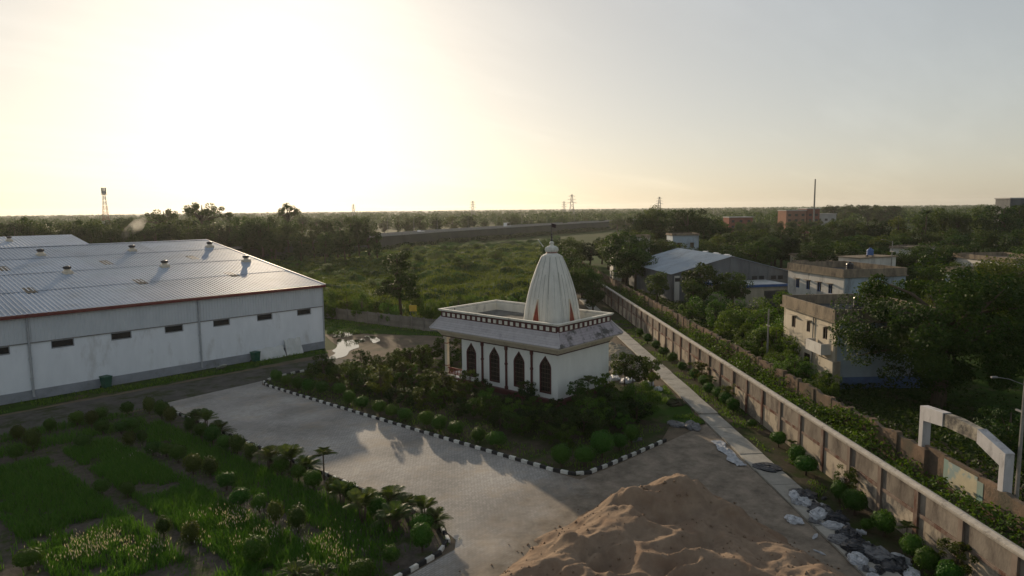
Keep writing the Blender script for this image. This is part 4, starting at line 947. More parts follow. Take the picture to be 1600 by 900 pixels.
# ================================================================== raised road
ROAD = [(20,196),(70,210),(125,224),(160,234),(197,245),(260,263),(369,286),(511,305),(700,312)]
def zr(i): return [3.0,4.2,5.4,5.8,6.0,6.1,6.2,6.4,6.4][i]
q = MB(); qb = MB(); qr = MB()
V = []
def off(i, d):
    a = Vector(ROAD[max(i-1,0)]); b = Vector(ROAD[min(i+1,len(ROAD)-1)]); t = (b-a).normalized(); nn = Vector((t.y,-t.x))
    return Vector(ROAD[i])+nn*d
emb = struct(bpy.data.objects.new('embankment', None)); col.objects.link(emb)
for i in range(len(ROAD)-1):
    A0, A1 = off(i, 0), off(i+1, 0); B0, B1 = off(i, -12), off(i+1, -12); C0, C1 = off(i, 1.6), off(i+1, 1.6); D0, D1 = off(i, -14), off(i+1, -14)
    z0, z1 = zr(i), zr(i+1)
    q.add([(C0.x,C0.y,-0.1),(C1.x,C1.y,-0.1),(A1.x,A1.y,z1),(A0.x,A0.y,z0),(B0.x,B0.y,z0),(B1.x,B1.y,z1),(D1.x,D1.y,-0.1),(D0.x,D0.y,-0.1)], [(0,1,2,3),(4,5,6,7)])
    qr.add([(A0.x,A0.y,z0),(A1.x,A1.y,z1),(B1.x,B1.y,z1),(B0.x,B0.y,z0)], [(0,1,2,3)])
    for d0, d1 in ((0.02,-0.30),(-11.7,-12.02)):
        P0, P1, Q0, Q1 = off(i,d0), off(i+1,d0), off(i,d1), off(i+1,d1)
        qb.add([(P0.x,P0.y,z0-0.3),(P1.x,P1.y,z1-0.3),(P1.x,P1.y,z1+0.85),(P0.x,P0.y,z0+0.85),(Q0.x,Q0.y,z0+0.85),(Q1.x,Q1.y,z1+0.85),(Q1.x,Q1.y,z1-0.3),(Q0.x,Q0.y,z0-0.3)], [(0,1,2,3),(3,2,5,4),(4,5,6,7)])
q.build('retaining_wall', M['retaining'], emb); qr.build('carriageway', M['tarmac'], emb); qb.build('crash_barrier', M['barrier'], emb)
def on_road(t, d):
    i = int(t); f = t-i; a, b = off(i, d), off(i+1, d); p = a.lerp(b, f); ang = math.atan2(b.y-a.y, b.x-a.x)
    return (p.x, p.y, zr(i)*(1-f)+zr(i+1)*f+0.01), ang
def vehicle(name, label, cat, t, d, L, Wd, Hh, bonnet):
    loc, ang = on_road(t, d); T = thing(name, label, cat, loc, ang)
    b = MB(); b.prism_y([(0,0.35),(L,0.35),(L,0.95),(L-bonnet,1.1),(L-bonnet-0.7,Hh),(0.15,Hh),(0,1.1)], -Wd/2, Wd/2); b.build('body', M['vehicle_white'], T)
    for s_ in (-1, 1):
        MB().prism_y([(0.5,1.15),(L-bonnet-0.25,1.15),(L-bonnet-0.75,Hh-0.12),(0.6,Hh-0.12)], s_*Wd/2+0.005*s_, s_*(Wd/2+0.02)).build('side_window', M['glass_dark'], T)
        for x in (0.9, L-1.0): MB().add(*(lambda m_: (m_.v, m_.f))(MB().tube([(x, s_*(Wd/2-0.2), 0.36),(x, s_*(Wd/2+0.03), 0.36)], 0.36, 12))).build('wheel', M['tyre'], T)
vehicle('van', 'white van driving along the raised road left of the spire', 'van', 5.63, -3.0, 6.2, 2.2, 2.9, 0.9)
vehicle('car', 'small white car on the raised road nearer the tree group', 'car', 4.62, -3.0, 4.4, 1.8, 1.5, 1.3)
for i, t in enumerate([4.15,4.5,4.85,5.2,5.5,5.8,6.1,6.4]):
    loc, ang = on_road(t, -0.8); T = thing('street_lamp', '%s street lamp from the left along the raised road' % nth(i), 'street lamp', loc, ang, 'street lamps on the raised road')
    MB().tube([(0,0,0),(0,0,7.5),(0,-0.3,7.9),(0,-1.6,8.1)], [0.1,0.07,0.06,0.05], 6).build('pole', M['steel_grey'], T)
    MB().box(-0.15,0.15,-2.2,-1.5,8.03,8.15).build('lamp_head', M['far_wall'], T)

# ================================================================== poles
def lamp_pole(label, s, n, h, arm):
    T = thing('lamp_pole', label, 'street lamp', sn(s,n)+(0,), WANG)
    MB().tube([(0,0,-0.2),(0,0,h)], [0.13,0.08], 8).build('pole', M['pole_concrete'], T)
    if arm:
        MB().tube([(0,0,h-0.3),(-0.3,1.2,h+0.15),(-0.4,2.0,h+0.3)], 0.022, 5).build('arm', M['steel_grey'], T)
        MB().bevbox(-0.47,-0.33,1.95,2.3,h+0.26,h+0.35,0.03).build('lamp_head', M['steel_grey'], T)
    MB().box(-0.5,0.5,-0.05,0.05,h-1.9,h-1.8).build('crossarm', M['steel_grey'], T)
lamp_pole('concrete lamp pole with a small arm standing beside the old gateway', 9.2, 7.2, 8.2, True)
lamp_pole('bare concrete pole among creepers behind the old brick wall', 46.8, 8.6, 6.6, False)
lamp_pole('concrete pole standing behind the white block with brown parapet', 92, 50, 11.5, True)

# ================================================================== small things in the yard
SG = thing('yellow_sign', 'small yellow sign board on posts behind the field fence', 'sign', (72.6,81.8,0), math.radians(-50))
MB().bevbox(-0.6,0.6,-0.03,0.03,1.75,2.75,0.02).build('board', M['yellow_sign'], SG)
for x in (-0.45,0.45): MB().tube([(x,0.06,-0.1),(x,0.06,2.6)], 0.04, 6).build('post', M['steel_grey'], SG)
def bin_(label, x, y):
    T = thing('waste_bin', label, 'bin', (x,y,0), 0.2)
    b = MB(); b.add([(-0.32,-0.35,0.1),(0.32,-0.35,0.1),(0.32,0.35,0.1),(-0.32,0.35,0.1),(-0.4,-0.45,1.15),(0.4,-0.45,1.15),(0.4,0.45,1.15),(-0.4,0.45,1.15)], [(0,3,2,1),(0,1,5,4),(1,2,6,5),(2,3,7,6),(3,0,4,7),(4,5,6,7)]); b.build('body', M['green_bin'], T)
    MB().bevbox(-0.44,0.44,-0.5,0.5,1.15,1.25,0.05).build('lid', M['green_bin'], T)
    for s_ in (-1,1): MB().tube([(s_*0.3,0.4,0.12),(s_*0.38,0.4,0.12)], 0.12, 10).build('wheel', M['tyre'], T)
bin_('green waste bin against the warehouse wall, far from the white sheets', 25.6,76.6); bin_('green waste bin next to the white sheets leaning on the warehouse', 41.6,75.4)
def lean(label, x, y, w, h, rz, tilt):
    me = MB(); k = 6
    V = []; F = []
    for i in range(k+1):
        for j in range(k+1):
            V.append((-w/2+w*i/k, 0.06*math.sin(i*1.7+j), h*j/k*(1-0.06*math.sin(i*2.1))))
    for i in range(k):
        for j in range(k): F.append((i*(k+1)+j,(i+1)*(k+1)+j,(i+1)*(k+1)+j+1,i*(k+1)+j+1))
    o = me.add(V, F).build('white_sheet', M['pale_sheet'], None, loc=(x,y,0), rot=(tilt,0,rz)); sm = o.modifiers.new('thickness','SOLIDIFY'); sm.thickness = 0.03
    return tag(o, label, 'sheet')
lean('wide crumpled white sheet leaning on the warehouse wall', 43.9,75.3,3.4,1.5,math.radians(-3),-0.5)
lean('upright white sheet leaning near the warehouse corner', 46.9,75.2,2.2,2.1,math.radians(-3),-0.35)
o = MB().lathe([(0.02,0.0),(0.55,0.12),(0.6,0.2),(0.54,0.18),(0.02,0.06)], 0, 0, 16).build('white_basin', M['pale_sheet'], None, loc=(37.2,75.0,0.1), rot=(-0.6,0,0)); tag(o, 'round white basin lying tilted at the foot of the warehouse wall', 'basin')
# rubbish on and beside the path: crumpled bags and cloths, each a lump of its own
def lump(name, label, cat, s, n, sx, sy, sz, m_, seed, z=0.1):
    r = np.random.default_rng(seed); k, t = 18, 9; V = []
    ph = r.uniform(0,6,6)
    for i in range(t+1):
        a = math.pi*0.5*i/t
        for j in range(k):
            b = 2*math.pi*j/k
            f = 1+0.14*math.sin(2*b+ph[0])+0.10*math.sin(4*b+3*a+ph[1])+r.uniform(-.09,.09)
            hgt = (math.sin(a)**0.7)*(1+0.18*math.sin(3*b+ph[3])+r.uniform(-.16,.16))
            ca = max(0.0, math.cos(a))**0.55; V.append((ca*f*sx*math.cos(b)+r.uniform(-.02,.02), ca*f*sy*math.sin(b)+r.uniform(-.02,.02), max(0,hgt)*sz*0.95))
    F = [(i*k+j,i*k+(j+1)%k,(i+1)*k+(j+1)%k,(i+1)*k+j) for i in range(t) for j in range(k)]+[tuple(t*k+j for j in range(k))]
    o = MB().add(V, F).build(name, M[m_], None, loc=sn(s,n)+(z,), rot=WANG+r.uniform(-1,1)); return tag(o, label, cat, 'rubbish along the path')
RUB = [('plastic_sack','dark crumpled plastic sheet lying across the path, farthest up the path of the rubbish','sack',17.6,-3.6,1.0,0.7,0.16,'bag_dark'),
 ('plastic_sack','dark rags at the top end of the long line of rubbish','sack',13.2,-3.2,0.9,0.6,0.18,'bag_dark'),
 ('white_sack','white sack at the top end of the long line of rubbish','sack',12.9,-3.9,0.55,0.36,0.24,'bag_white'),
 ('white_sack','second white sack, just below the topmost white one','sack',11.9,-3.7,0.5,0.4,0.3,'bag_white'),
 ('plastic_sack','dark sheet between the upper pairs of white sacks','sack',11.2,-3.2,0.8,0.6,0.15,'bag_dark'),
 ('white_sack','tall white sack in the middle of the line of rubbish','sack',10.2,-3.7,0.6,0.5,0.36,'bag_white'),
 ('plastic_sack','black crumpled bag right of the tall white sack','sack',10.0,-3.0,0.8,0.45,0.26,'bag_dark'),
 ('white_sack','flat white sack lying on bare earth left of the path','sack',9.9,-5.3,0.55,0.4,0.22,'bag_white'),
 ('white_sack','white sack just above the large dark pile','sack',8.8,-3.5,0.6,0.4,0.25,'bag_white'),
 ('plastic_sack','grey-black bag at the upper edge of the large dark pile','sack',7.9,-3.2,0.7,0.5,0.3,'bag_dark'),
 ('rag_heap','grey rags on the left edge of the large dark pile','rags',7.2,-4.0,0.7,0.5,0.22,'cloth_grey'),
 ('rag_heap','large dark pile of crumpled sheets covering the path','rags',6.2,-3.5,0.8,0.7,0.42,'bag_dark'),
 ('rag_heap','grey crumpled cloth in the middle of the large dark pile','rags',5.6,-3.0,0.8,0.6,0.4,'cloth_grey'),
 ('rag_heap','black sheets at the lower right of the large dark pile','rags',4.8,-2.6,0.9,0.7,0.35,'bag_dark'),
 ('white_sack','white sack at the lower left corner of the large dark pile','sack',5.2,-4.2,0.6,0.42,0.3,'bag_white'),
 ('white_sack','white sack at the right end of the large dark pile, nearest the hedge balls','sack',5.3,-1.9,0.6,0.35,0.22,'bag_white'),
 ('white_sack','flat white sack by the lowest slab, nearest the viewer','sack',4.0,-2.2,0.8,0.45,0.16,'bag_white'),
 ('scrap_board','small pale scrap lying on bare earth below the flat white sack','scrap',8.0,-5.0,0.42,0.09,0.06,'bag_white'),
 ('scrap_board','pale splinter on the earth near the sand heap','scrap',6.3,-5.6,0.35,0.08,0.05,'bag_white'),
 ('rag_heap','grey heap of rags beside the step in the path','rags',26.8,-6.0,1.1,0.6,0.35,'cloth_grey'),
 ('rag_heap','second grey rag heap, nearer the end of the striped kerb','rags',27.4,-7.2,0.9,0.5,0.3,'cloth_grey'),
 ('rag_heap','brown debris heap on the lawn beside the path','rags',33.2,-5.6,0.9,0.7,0.5,'litter_soil'),
 ('white_sack','white sheet heap at the foot of the temple corner','sack',43.0,-9.6,1.2,0.7,0.35,'bag_white'),
 ('white_sack','long white sheet heap between temple corner and path','sack',42.0,-8.2,1.3,0.6,0.3,'bag_white'),
 ('white_sack','white sack under the leafy branches beside the path','sack',40.3,-6.4,0.8,0.5,0.5,'bag_white'),
 ('white_sack','small white sack on the lawn edge under the leafy branches','sack',38.2,-5.9,0.5,0.4,0.35,'bag_white'),
 ('rag_heap','dark lump of rags on the paving near the kerb end','rags',24.0,-11.2,0.6,0.25,0.12,'bag_dark')]
rr_ = random.Random(8)
SS_ = sorted([rr_.uniform(3.6,9.6) if k < 52 else rr_.uniform(9.6,14) for k in range(68)])
for i in range(68):
    s_ = SS_[i]; n_ = rr_.uniform(-4.5,-2.6) if i % 5 else rr_.uniform(-5.6,-2.0); w_ = i % 4 == 0
    RUB.append(('white_sack' if w_ else 'rag_heap', 'small %s scrap, %s along the path of the loose scraps on the rubbish line' % ('white' if w_ else 'dark', nth(i)), 'scrap', s_, n_, rr_.uniform(0.12,0.30), rr_.uniform(0.10,0.24), rr_.uniform(0.10,0.26), 'bag_white' if w_ else ('bag_dark' if i % 2 else 'cloth_grey')))
for i, R0 in enumerate(RUB): lump(*R0, seed=100+i, z=0.10 if -4.6 < R0[4] < -2.7 else 0.0)
# long strip of white plastic beside the path
r = np.random.default_rng(44); k = 40; V = []
for i in range(k+1):
    s_ = 23.4-5.2*i/k; w = 0.40+0.07*math.sin(i*0.45)+r.uniform(-.015,.015)
    for j in range(7): n_ = -5.25+w*(j/3-1)+0.1*math.sin(i*0.35); p = sn(s_, n_); V.append((p[0], p[1], 0.03+abs(r.normal(0,0.04))))
F = [(i*7+j,(i+1)*7+j,(i+1)*7+j+1,i*7+j+1) for i in range(k) for j in range(6)]
o = MB().add(V, F).build('plastic_strip', M['bag_white'], None); tag(o, 'long crumpled strip of whitish plastic beside the stepped slab', 'plastic sheet')

# ================================================================== plants
def unit(v): return v/np.maximum(1e-9, np.linalg.norm(v, axis=-1, keepdims=True))
def leaf_quads(P_, size, r, up=0.5, aspect=0.5, out=None, jitter=0.35):
    n = len(P_); nr = r.normal(size=(n,3)); nr[:,2] += up*1.5
    if out is not None: nr = nr*0.55+out*1.3
    nr = unit(nr); t = unit(np.cross(nr, r.normal(size=(n,3)))); b = np.cross(nr, t)
    L = (size*(1+jitter*r.uniform(-1,1,n)))[:,None]
    V = np.stack([P_-t*L*0.5, P_+b*L*aspect*0.5-t*L*0.08, P_+t*L*0.5, P_-b*L*aspect*0.5-t*L*0.08], 1).reshape(-1,3)
    F = np.arange(4*n).reshape(-1,4)
    return V, F
def join(parts):
    Vs = []; Fs = []; o = 0
    for V, F in parts: Vs.append(V); Fs.append(F+o); o += len(V)
    return np.concatenate(Vs), np.concatenate(Fs)
def crown_points(r, n, clumps, radii, squash=0.75):
    k = r.integers(0, len(clumps), n); d = unit(r.normal(size=(n,3))); q = r.uniform(0.35, 1.0, n)**0.6
    p = d*q[:,None]*radii[k][:,None]; p[:,2] *= squash
    return clumps[k]+p
def make_tree(name, cat, seed, h, th, rx, rz, nclump, cr, nleaf, ls, lm, tr=0.25, shape='round', sparse=1.0, limbs=9, aspect=0.55):
    """a prototype: Empty with trunk and crown, parked until copied"""
    r = np.random.default_rng(seed)
    d = unit(r.normal(size=(nclump,3))); q = r.uniform(0.15,1,nclump)**0.5
    c = d*q[:,None]*np.array([rx,rx,rz]); 
    if shape == 'cone': f = (c[:,2]+rz)/(2*rz); c[:,:2] *= (1.15-0.85*f)[:,None]
    if shape == 'umbrella': c[:,2] = np.abs(c[:,2])*0.9-0.35*rz*(np.linalg.norm(c[:,:2],axis=1)/rx)**2
    c[:,2] += h-rz; c[:,:2] += r.normal(size=2)*rx*0.08
    radii = cr*r.uniform(0.6,1.3,nclump)
    P_ = crown_points(r, int(nleaf*sparse), c, radii)
    out = unit(P_-np.array([0,0,h-rz*1.2]))
    V, F = leaf_quads(P_, ls, r, 0.5, aspect, out*0.5)
    me = npmesh(name+'_crown', V, F); me.materials.append(M[lm])
    t = MB(); lean = r.normal(size=2)*0.04*h
    top = h-rz*0.9
    t.tube([(0,0,-0.2),(lean[0]*0.3,lean[1]*0.3,top*0.5),(lean[0],lean[1],top),(lean[0]*1.2,lean[1]*1.2,h-rz*0.3)], [tr*1.25,tr,tr*0.7,tr*0.25], 7)
    idx = r.choice(nclump, min(limbs, nclump), replace=False)
    for i in idx:
        e = Vector(c[i]); f0 = 0.55+0.4*r.random(); b = Vector((lean[0]*f0, lean[1]*f0, top*f0)); mid = b.lerp(e, 0.5)+Vector((0,0,0.12*rz))
        t.tube([b, mid, e], [tr*0.45, tr*0.28, tr*0.08], 5)
    tm = t.mesh(name+'_trunk', True); tm.materials.append(M['bark'])
    return (tm, me)
PROTO = {}
def proto(key, *a, **k): PROTO[key] = make_tree(key, *a, **k)
def place(name, key, loc, rz, sc, label, cat, group=None, crown='crown', trunk='trunk'):
    T = thing(name, label, cat, (loc[0],loc[1],loc[2] if len(loc) > 2 else 0), rz, group)
    if key.startswith('ball') and not hasattr(sc,'__len__'): sc = (sc*random.uniform(0.86,1.14), sc*random.uniform(0.86,1.14), sc*random.uniform(0.88,1.12))
    T.scale = sc if hasattr(sc,'__len__') else (sc,sc,sc)
    tm, cm_ = PROTO[key]
    link(trunk, tm, None, T); link(crown, cm_, None, T)
    return T
proto('dense1','t',1, 10,2.5,4.2,3.9,34,1.35,5200,0.42,'leaf_dark',0.28)
proto('dense2','t',2, 10,3.0,3.6,3.6,26,1.30,4600,0.42,'leaf_tree',0.25)
proto('dense3','t',3, 10,2.2,4.8,3.6,40,1.25,5600,0.44,'leaf_tree',0.3)
proto('olive1','t',4, 10,3.0,3.4,3.8,26,1.15,4200,0.40,'leaf_olive',0.22)
proto('tall1','t',5, 10,4.0,2.3,3.9,20,0.95,3200,0.38,'leaf_tree',0.2,shape='cone')
proto('airy1','t',6, 10,5.0,4.6,2.3,24,0.85,2600,0.36,'leaf_tree',0.28,shape='umbrella',limbs=20)
proto('big','t',7, 13,3.5,8.2,5.6,130,1.35,46000,0.26,'leaf_tree',0.5,limbs=34)
proto('big2','t',17, 13,4.5,6.6,5.2,80,1.3,22000,0.27,'leaf_olive',0.45,limbs=26)
proto('fieldtree','t',8, 12,3.0,4.3,5.4,44,0.95,10000,0.30,'leaf_tree',0.2,shape='cone',limbs=30)
proto('creeper1','t',9, 4,0.8,2.6,1.9,26,0.75,5200,0.22,'leaf_bright',0.12)
proto('creeper2','t',10, 4,0.8,3.2,1.8,30,0.8,5600,0.22,'leaf_bright',0.12)
for k_, (sd_, lm_) in {'shrub1':(11,'leaf_tree'),'shrub2':(12,'leaf_olive'),'shrub3':(13,'leaf_dark'),'shrub4':(14,'leaf_bright')}.items():
    proto(k_,'s',sd_, 2.0,0.4,1.0,0.95,30,0.22,1900,0.19,lm_,0.035,limbs=24,aspect=0.38)
proto('sapling1','s',15, 3.0,1.0,1.05,1.2,28,0.26,1700,0.22,'leaf_olive',0.045,limbs=24,aspect=0.38)
proto('sapling2','s',16, 3.4,1.2,1.25,1.3,30,0.28,1800,0.22,'leaf_tree',0.045,limbs=24,aspect=0.4)
# clipped balls
def ball_proto(key, seed, r0, zc, sq, lm='leaf_topiary', stem=0.05, rough=1.0):
    r = np.random.default_rng(seed); n = 1500
    d = unit(r.normal(size=(n,3))); rr = r0*(1+rough*(0.07*np.sin(d[:,0]*5+seed)+0.06*np.cos(d[:,1]*6+d[:,2]*4)+0.06*r.normal(size=n)))
    P_ = d*rr[:,None]*np.array([1,1,sq])+np.array([0,0,zc])
    V, F = leaf_quads(P_, 0.105, r, 0.2, 0.6, d)
    core = MB(); K_ = 12; pr_ = [(r0*0.9*math.sin(math.pi*i/8), zc-r0*0.9*sq*math.cos(math.pi*i/8)) for i in range(9)]; pr_[0] = (0.01,pr_[0][1]); pr_[-1] = (0.01,pr_[-1][1])
    Vc = np.array([(a*math.cos(2*math.pi*j/K_),a*math.sin(2*math.pi*j/K_),z) for a, z in pr_ for j in range(K_)]); Fc = np.array([(i*K_+j,i*K_+(j+1)%K_,(i+1)*K_+(j+1)%K_,(i+1)*K_+j) for i in range(8) for j in range(K_)])
    V, F = join([(V,F),(Vc,Fc)])
    me = npmesh(key, V, F); me.materials.append(M[lm])
    t = MB(); t.tube([(0,0,-0.1),(0.02,0.01,zc)], [stem*1.2,stem], 6)
    for k in range(4): a = k*1.6; t.tube([(0.01,0,zc*0.45),(0.5*r0*math.cos(a),0.5*r0*math.sin(a),zc-r0*0.3*sq)], [stem*0.7,stem*0.4], 5)
    tm = t.mesh(key+'_stem', True); tm.materials.append(M['bark'])
    PROTO[key] = (tm, me)
ball_proto('ball1', 21, 0.55, 0.85, 0.92); ball_proto('ball2', 22, 0.56, 0.80, 0.80); ball_proto('ball3', 23, 0.48, 0.80, 1.12, 'leaf_olive', rough=1.6); ball_proto('ball4', 24, 0.46, 0.72, 0.85, 'leaf_topiary', rough=1.8); ball_proto('ball5', 25, 0.42, 0.95, 1.25, 'leaf_tree', rough=2.4)
# small feathery palms and spiky dracaena clumps
def palm_proto(key, seed, nf, L, h0, rise, droop, lf, lw, pairs=16, lm='leaf_palm', stems=4, sr=0.035, elo=0.35):
    r = np.random.default_rng(seed); Ps = []; t = MB()
    bases = [(r.normal()*0.12*(stems > 1), r.normal()*0.12*(stems > 1), h0*r.uniform(0.75,1.05)) for _ in range(stems)]
    for b in bases: t.tube([(b[0]*0.6,b[1]*0.6,-0.1),(b[0]*0.8+r.normal()*0.03,b[1]*0.8,b[2]*0.5),b], [sr*1.5,sr*1.15,sr], 6)
    V = []; F = []
    for k in range(nf):
        b = np.array(bases[k % stems]); a = 2*math.pi*k/nf*1.618*2+r.uniform(-.3,.3); el = r.uniform(elo,1.35)
        d = np.array([math.cos(a)*math.cos(el), math.sin(a)*math.cos(el), math.sin(el)*rise]); pts = []
        for i in range(9): q = i/8*L*r.uniform(0.97,1.03); p = b+d*q+np.array([0,0,-droop*q*q]); pts.append(p)
        t.tube([tuple(p) for p in pts], [0.018*(1-i/10) for i in range(9)], 4)
        pts = np.array(pts); side_ = np.array([-math.sin(a), math.cos(a), 0])
        for i in range(pairs):
            u_ = 0.12+0.88*i/(pairs-1); x = u_*8; i0 = min(7,int(x)); p = pts[i0]*(1-(x-i0))+pts[i0+1]*(x-i0); tg = pts[i0+1]-pts[i0]; tg = tg/np.linalg.norm(tg)
            ll = lf*(math.sin(math.pi*(0.12+0.8*u_)))*r.uniform(0.85,1.15)
            for s_ in (-1,1):
                dd = side_*s_*0.8+tg*0.6+np.array([0,0,-0.25]); dd = dd/np.linalg.norm(dd); w = tg*lw*0.5; o = len(V)
                V += [p-w, p+w, p+dd*ll*0.6+w*0.8, p+dd*ll]; F.append((o,o+1,o+2,o+3))
    me = npmesh(key, np.array(V), np.array(F)); me.materials.append(M[lm])
    tm = t.mesh(key+'_stem', True); tm.materials.append(M['bark']); PROTO[key] = (tm, me)
palm_proto('palm1', 31, 20, 1.35, 0.55, 1.1, 0.36, 0.40, 0.05, stems=6, elo=0.5); palm_proto('palm2', 32, 17, 1.2, 0.8, 1.1, 0.34, 0.40, 0.05, stems=5, elo=0.55); palm_proto('palm4', 36, 24, 1.15, 0.45, 1.1, 0.40, 0.38, 0.05, stems=7, elo=0.4); palm_proto('palm3', 33, 9, 0.95, 1.35, 0.9, 0.5, 0.40, 0.06, stems=1)
palm_proto('dracaena', 34, 34, 1.35, 0.35, 1.0, 0.42, 0.10, 0.10, pairs=12, stems=5)
palm_proto('coconut', 35, 20, 3.6, 13.5, 0.9, 0.14, 1.0, 0.14, pairs=20, stems=1, sr=0.16)

def wx(p): return side(p)
BALLS = ['ball1','ball2','ball3']; BALLS5 = ['ball1','ball4','ball3','ball2','ball5']
# ---- planted rows, left foreground (world positions, ball centre beds)
KROW = [(24.4,60.6),(24.4,58.9),(24.1,54.7),(24.1,52.8),(24.1,50.8),(23.9,48.5),(24.2,47.2),(23.9,44.8),(24.0,41.0),(24.2,39.2),(23.9,37.0),(24.1,35.1),(23.9,33.1),(23.8,30.5),(24.2,27.1),(22.9,25.6)]
for i, p in enumerate(KROW):
    T = place('clipped_ball_shrub', BALLS5[(i*2) % 5], (p[0],p[1],0), i*1.3, random.uniform(0.9,1.15), '%s clipped ball shrub from the far end, in the row beside the paving' % nth(i), 'shrub', 'clipped balls in the row beside the paving', 'foliage', 'stem')
MROW = [(19.6,60.4),(20.6,59.2),(21.4,59.0),(19.8,55.4),(20.5,54.9),(20.1,51.9),(20.6,50.9),(20.6,48.9),(20.3,45.9),(20.7,44.3),(20.4,41.5),(19.6,38.3),(19.9,36.6),(19.8,34.7),(20.0,32.7),(21.0,25.9),(19.0,25.7)]
for i, p in enumerate(MROW):
    place('clipped_ball_shrub', BALLS5[(i*2+1) % 5], (p[0],p[1],0), i*0.9, random.uniform(0.85,1.1), '%s clipped shrub from the far end, in the middle planted row' % nth(i), 'shrub', 'clipped shrubs in the middle planted row', 'foliage', 'stem')
OROW = [(17.3,57.6),(15.0,47.1),(15.9,45.5),(15.0,38.1),(15.6,36.1),(16.6,31.2),(9.1,39.9),(13.3,58.8),(14.7,60.0)]
for i, p in enumerate(OROW):
    place('clipped_ball_shrub', BALLS5[(i*3) % 5], (p[0],p[1],0), i*0.7, random.uniform(0.85,1.15), '%s small clipped shrub from the far end, in the sparse left row' % nth(i), 'shrub', 'small shrubs in the sparse left row', 'foliage', 'stem')
RROW = [(23.0,64.3),(24.4,63.2),(20.9,64.5),(19.8,63.3),(19.1,64.5),(17.0,64.1),(14.8,64.2),(12.6,64.8),(10.4,64.6)]
RROW.sort(key=wx)
for i, p in enumerate(RROW):
    place('clipped_ball_shrub', BALLS[i % 3], (p[0],p[1],0), i*0.7, random.uniform(0.85,1.1), '%s clipped shrub from the left, in the row along the service road' % nth(i), 'shrub', 'clipped shrubs along the service road', 'foliage', 'stem')
PALMS = [(25.3,55.9),(25.4,54.5),(25.2,52.1),(24.1,42.7),(24.6,40.9),(25.1,39.7),(25.4,38.0),(23.6,33.5),(24.6,31.5),(25.1,30.9),(23.1,30.9),(25.3,29.6),(23.7,28.6),(25.4,28.1),(25.2,27.0)]
for i, p in enumerate(PALMS):
    key = ['palm1','palm2','palm4'][i % 3] if i != 6 else 'palm3'
    place('small_palm', key, (p[0],p[1],0), i*1.1, random.uniform(1.0,1.35), '%s small feathery palm from the far end, at the paving edge' % nth(i), 'palm', 'small palms at the paving edge', 'fronds', 'stem')
for i, (p, s_) in enumerate((((16.9,28.0),1.2),((17.7,26.9),1.1))):
    place('spiky_plant', 'dracaena', (p[0],p[1],0), i*1.4, s_, ('left' if i == 0 else 'right')+' one of two drooping long-leaved clumps at the bottom edge', 'plant', 'drooping long-leaved clumps', 'fronds', 'stem')
# ---- round balls behind the striped kerb
KB = [(37.5,64.0),(37.2,61.6),(37.1,59.4),(37.1,57.5),(37.7,56.0),(38.5,54.4),(37.0,50.8),(37.1,49.1),(37.0,46.5),(37.1,44.9),(37.1,43.2),(37.0,40.4),(37.0,38.9),(37.1,37.1),(37.0,34.6),(37.1,32.8),(37.1,26.8),(38.2,25.6),(40.3,25.5),(42.4,25.3),(44.0,25.2)]
for i, p in enumerate(KB):
    place('clipped_ball_shrub', BALLS[i % 2], (p[0],p[1],0), i*1.3, random.uniform(0.95,1.15)*(1.25 if i in (18,16) else 1), '%s round clipped bush from the far bend, behind the striped kerb' % nth(i), 'shrub', 'round bushes behind the striped kerb', 'foliage', 'stem')
# ---- balls along the boundary wall
WBL = [(53.0,-1.5),(49.5,-1.4),(45.3,-1.5),(41.6,-1.2),(38.6,-1.1),(36.0,-1.6),(34.4,-1.3),(32.2,-1.3),(30.2,-1.4),(26.2,-1.3),(21.8,-1.0),(17.8,-1.5),(16.4,-1.5),(12.1,-1.5),(10.4,-1.5),(8.4,-1.9),(7.8,-1.3),(5.2,-1.4),(3.9,-1.5),(2.4,-1.4),(57,-1.4),(61,-1.5),(66,-1.4)]
WBL.sort(reverse=True)
for i, (s_, n_) in enumerate(WBL):
    p = sn(s_, n_); sc = 0.6 if s_ in (8.4,26.2) else random.uniform(0.92,1.12)
    place('clipped_ball_shrub', BALLS[i % 2], (p[0],p[1],0), i*1.1, sc, '%s clipped ball bush from the far end, at the foot of the boundary wall' % nth(i), 'shrub', 'ball bushes at the foot of the boundary wall', 'foliage', 'stem')
for i, (s_, n_, sc) in enumerate(((44.0,-1.0,0.9),(40.0,-1.0,1.0),(36.9,-1.2,1.1),(33.0,-0.9,0.8),(19.9,-0.9,0.8),(12.7,-0.8,0.8),(6.6,-0.8,0.9),(3.0,-0.6,0.9))):
    p = sn(s_, n_); place('sapling', 'palm3' if i % 2 == 0 else 'sapling1', (p[0],p[1],0), i, sc*0.85, '%s thin sapling from the far end, against the boundary wall' % nth(i), 'sapling', 'thin saplings against the boundary wall', 'foliage', 'stem')

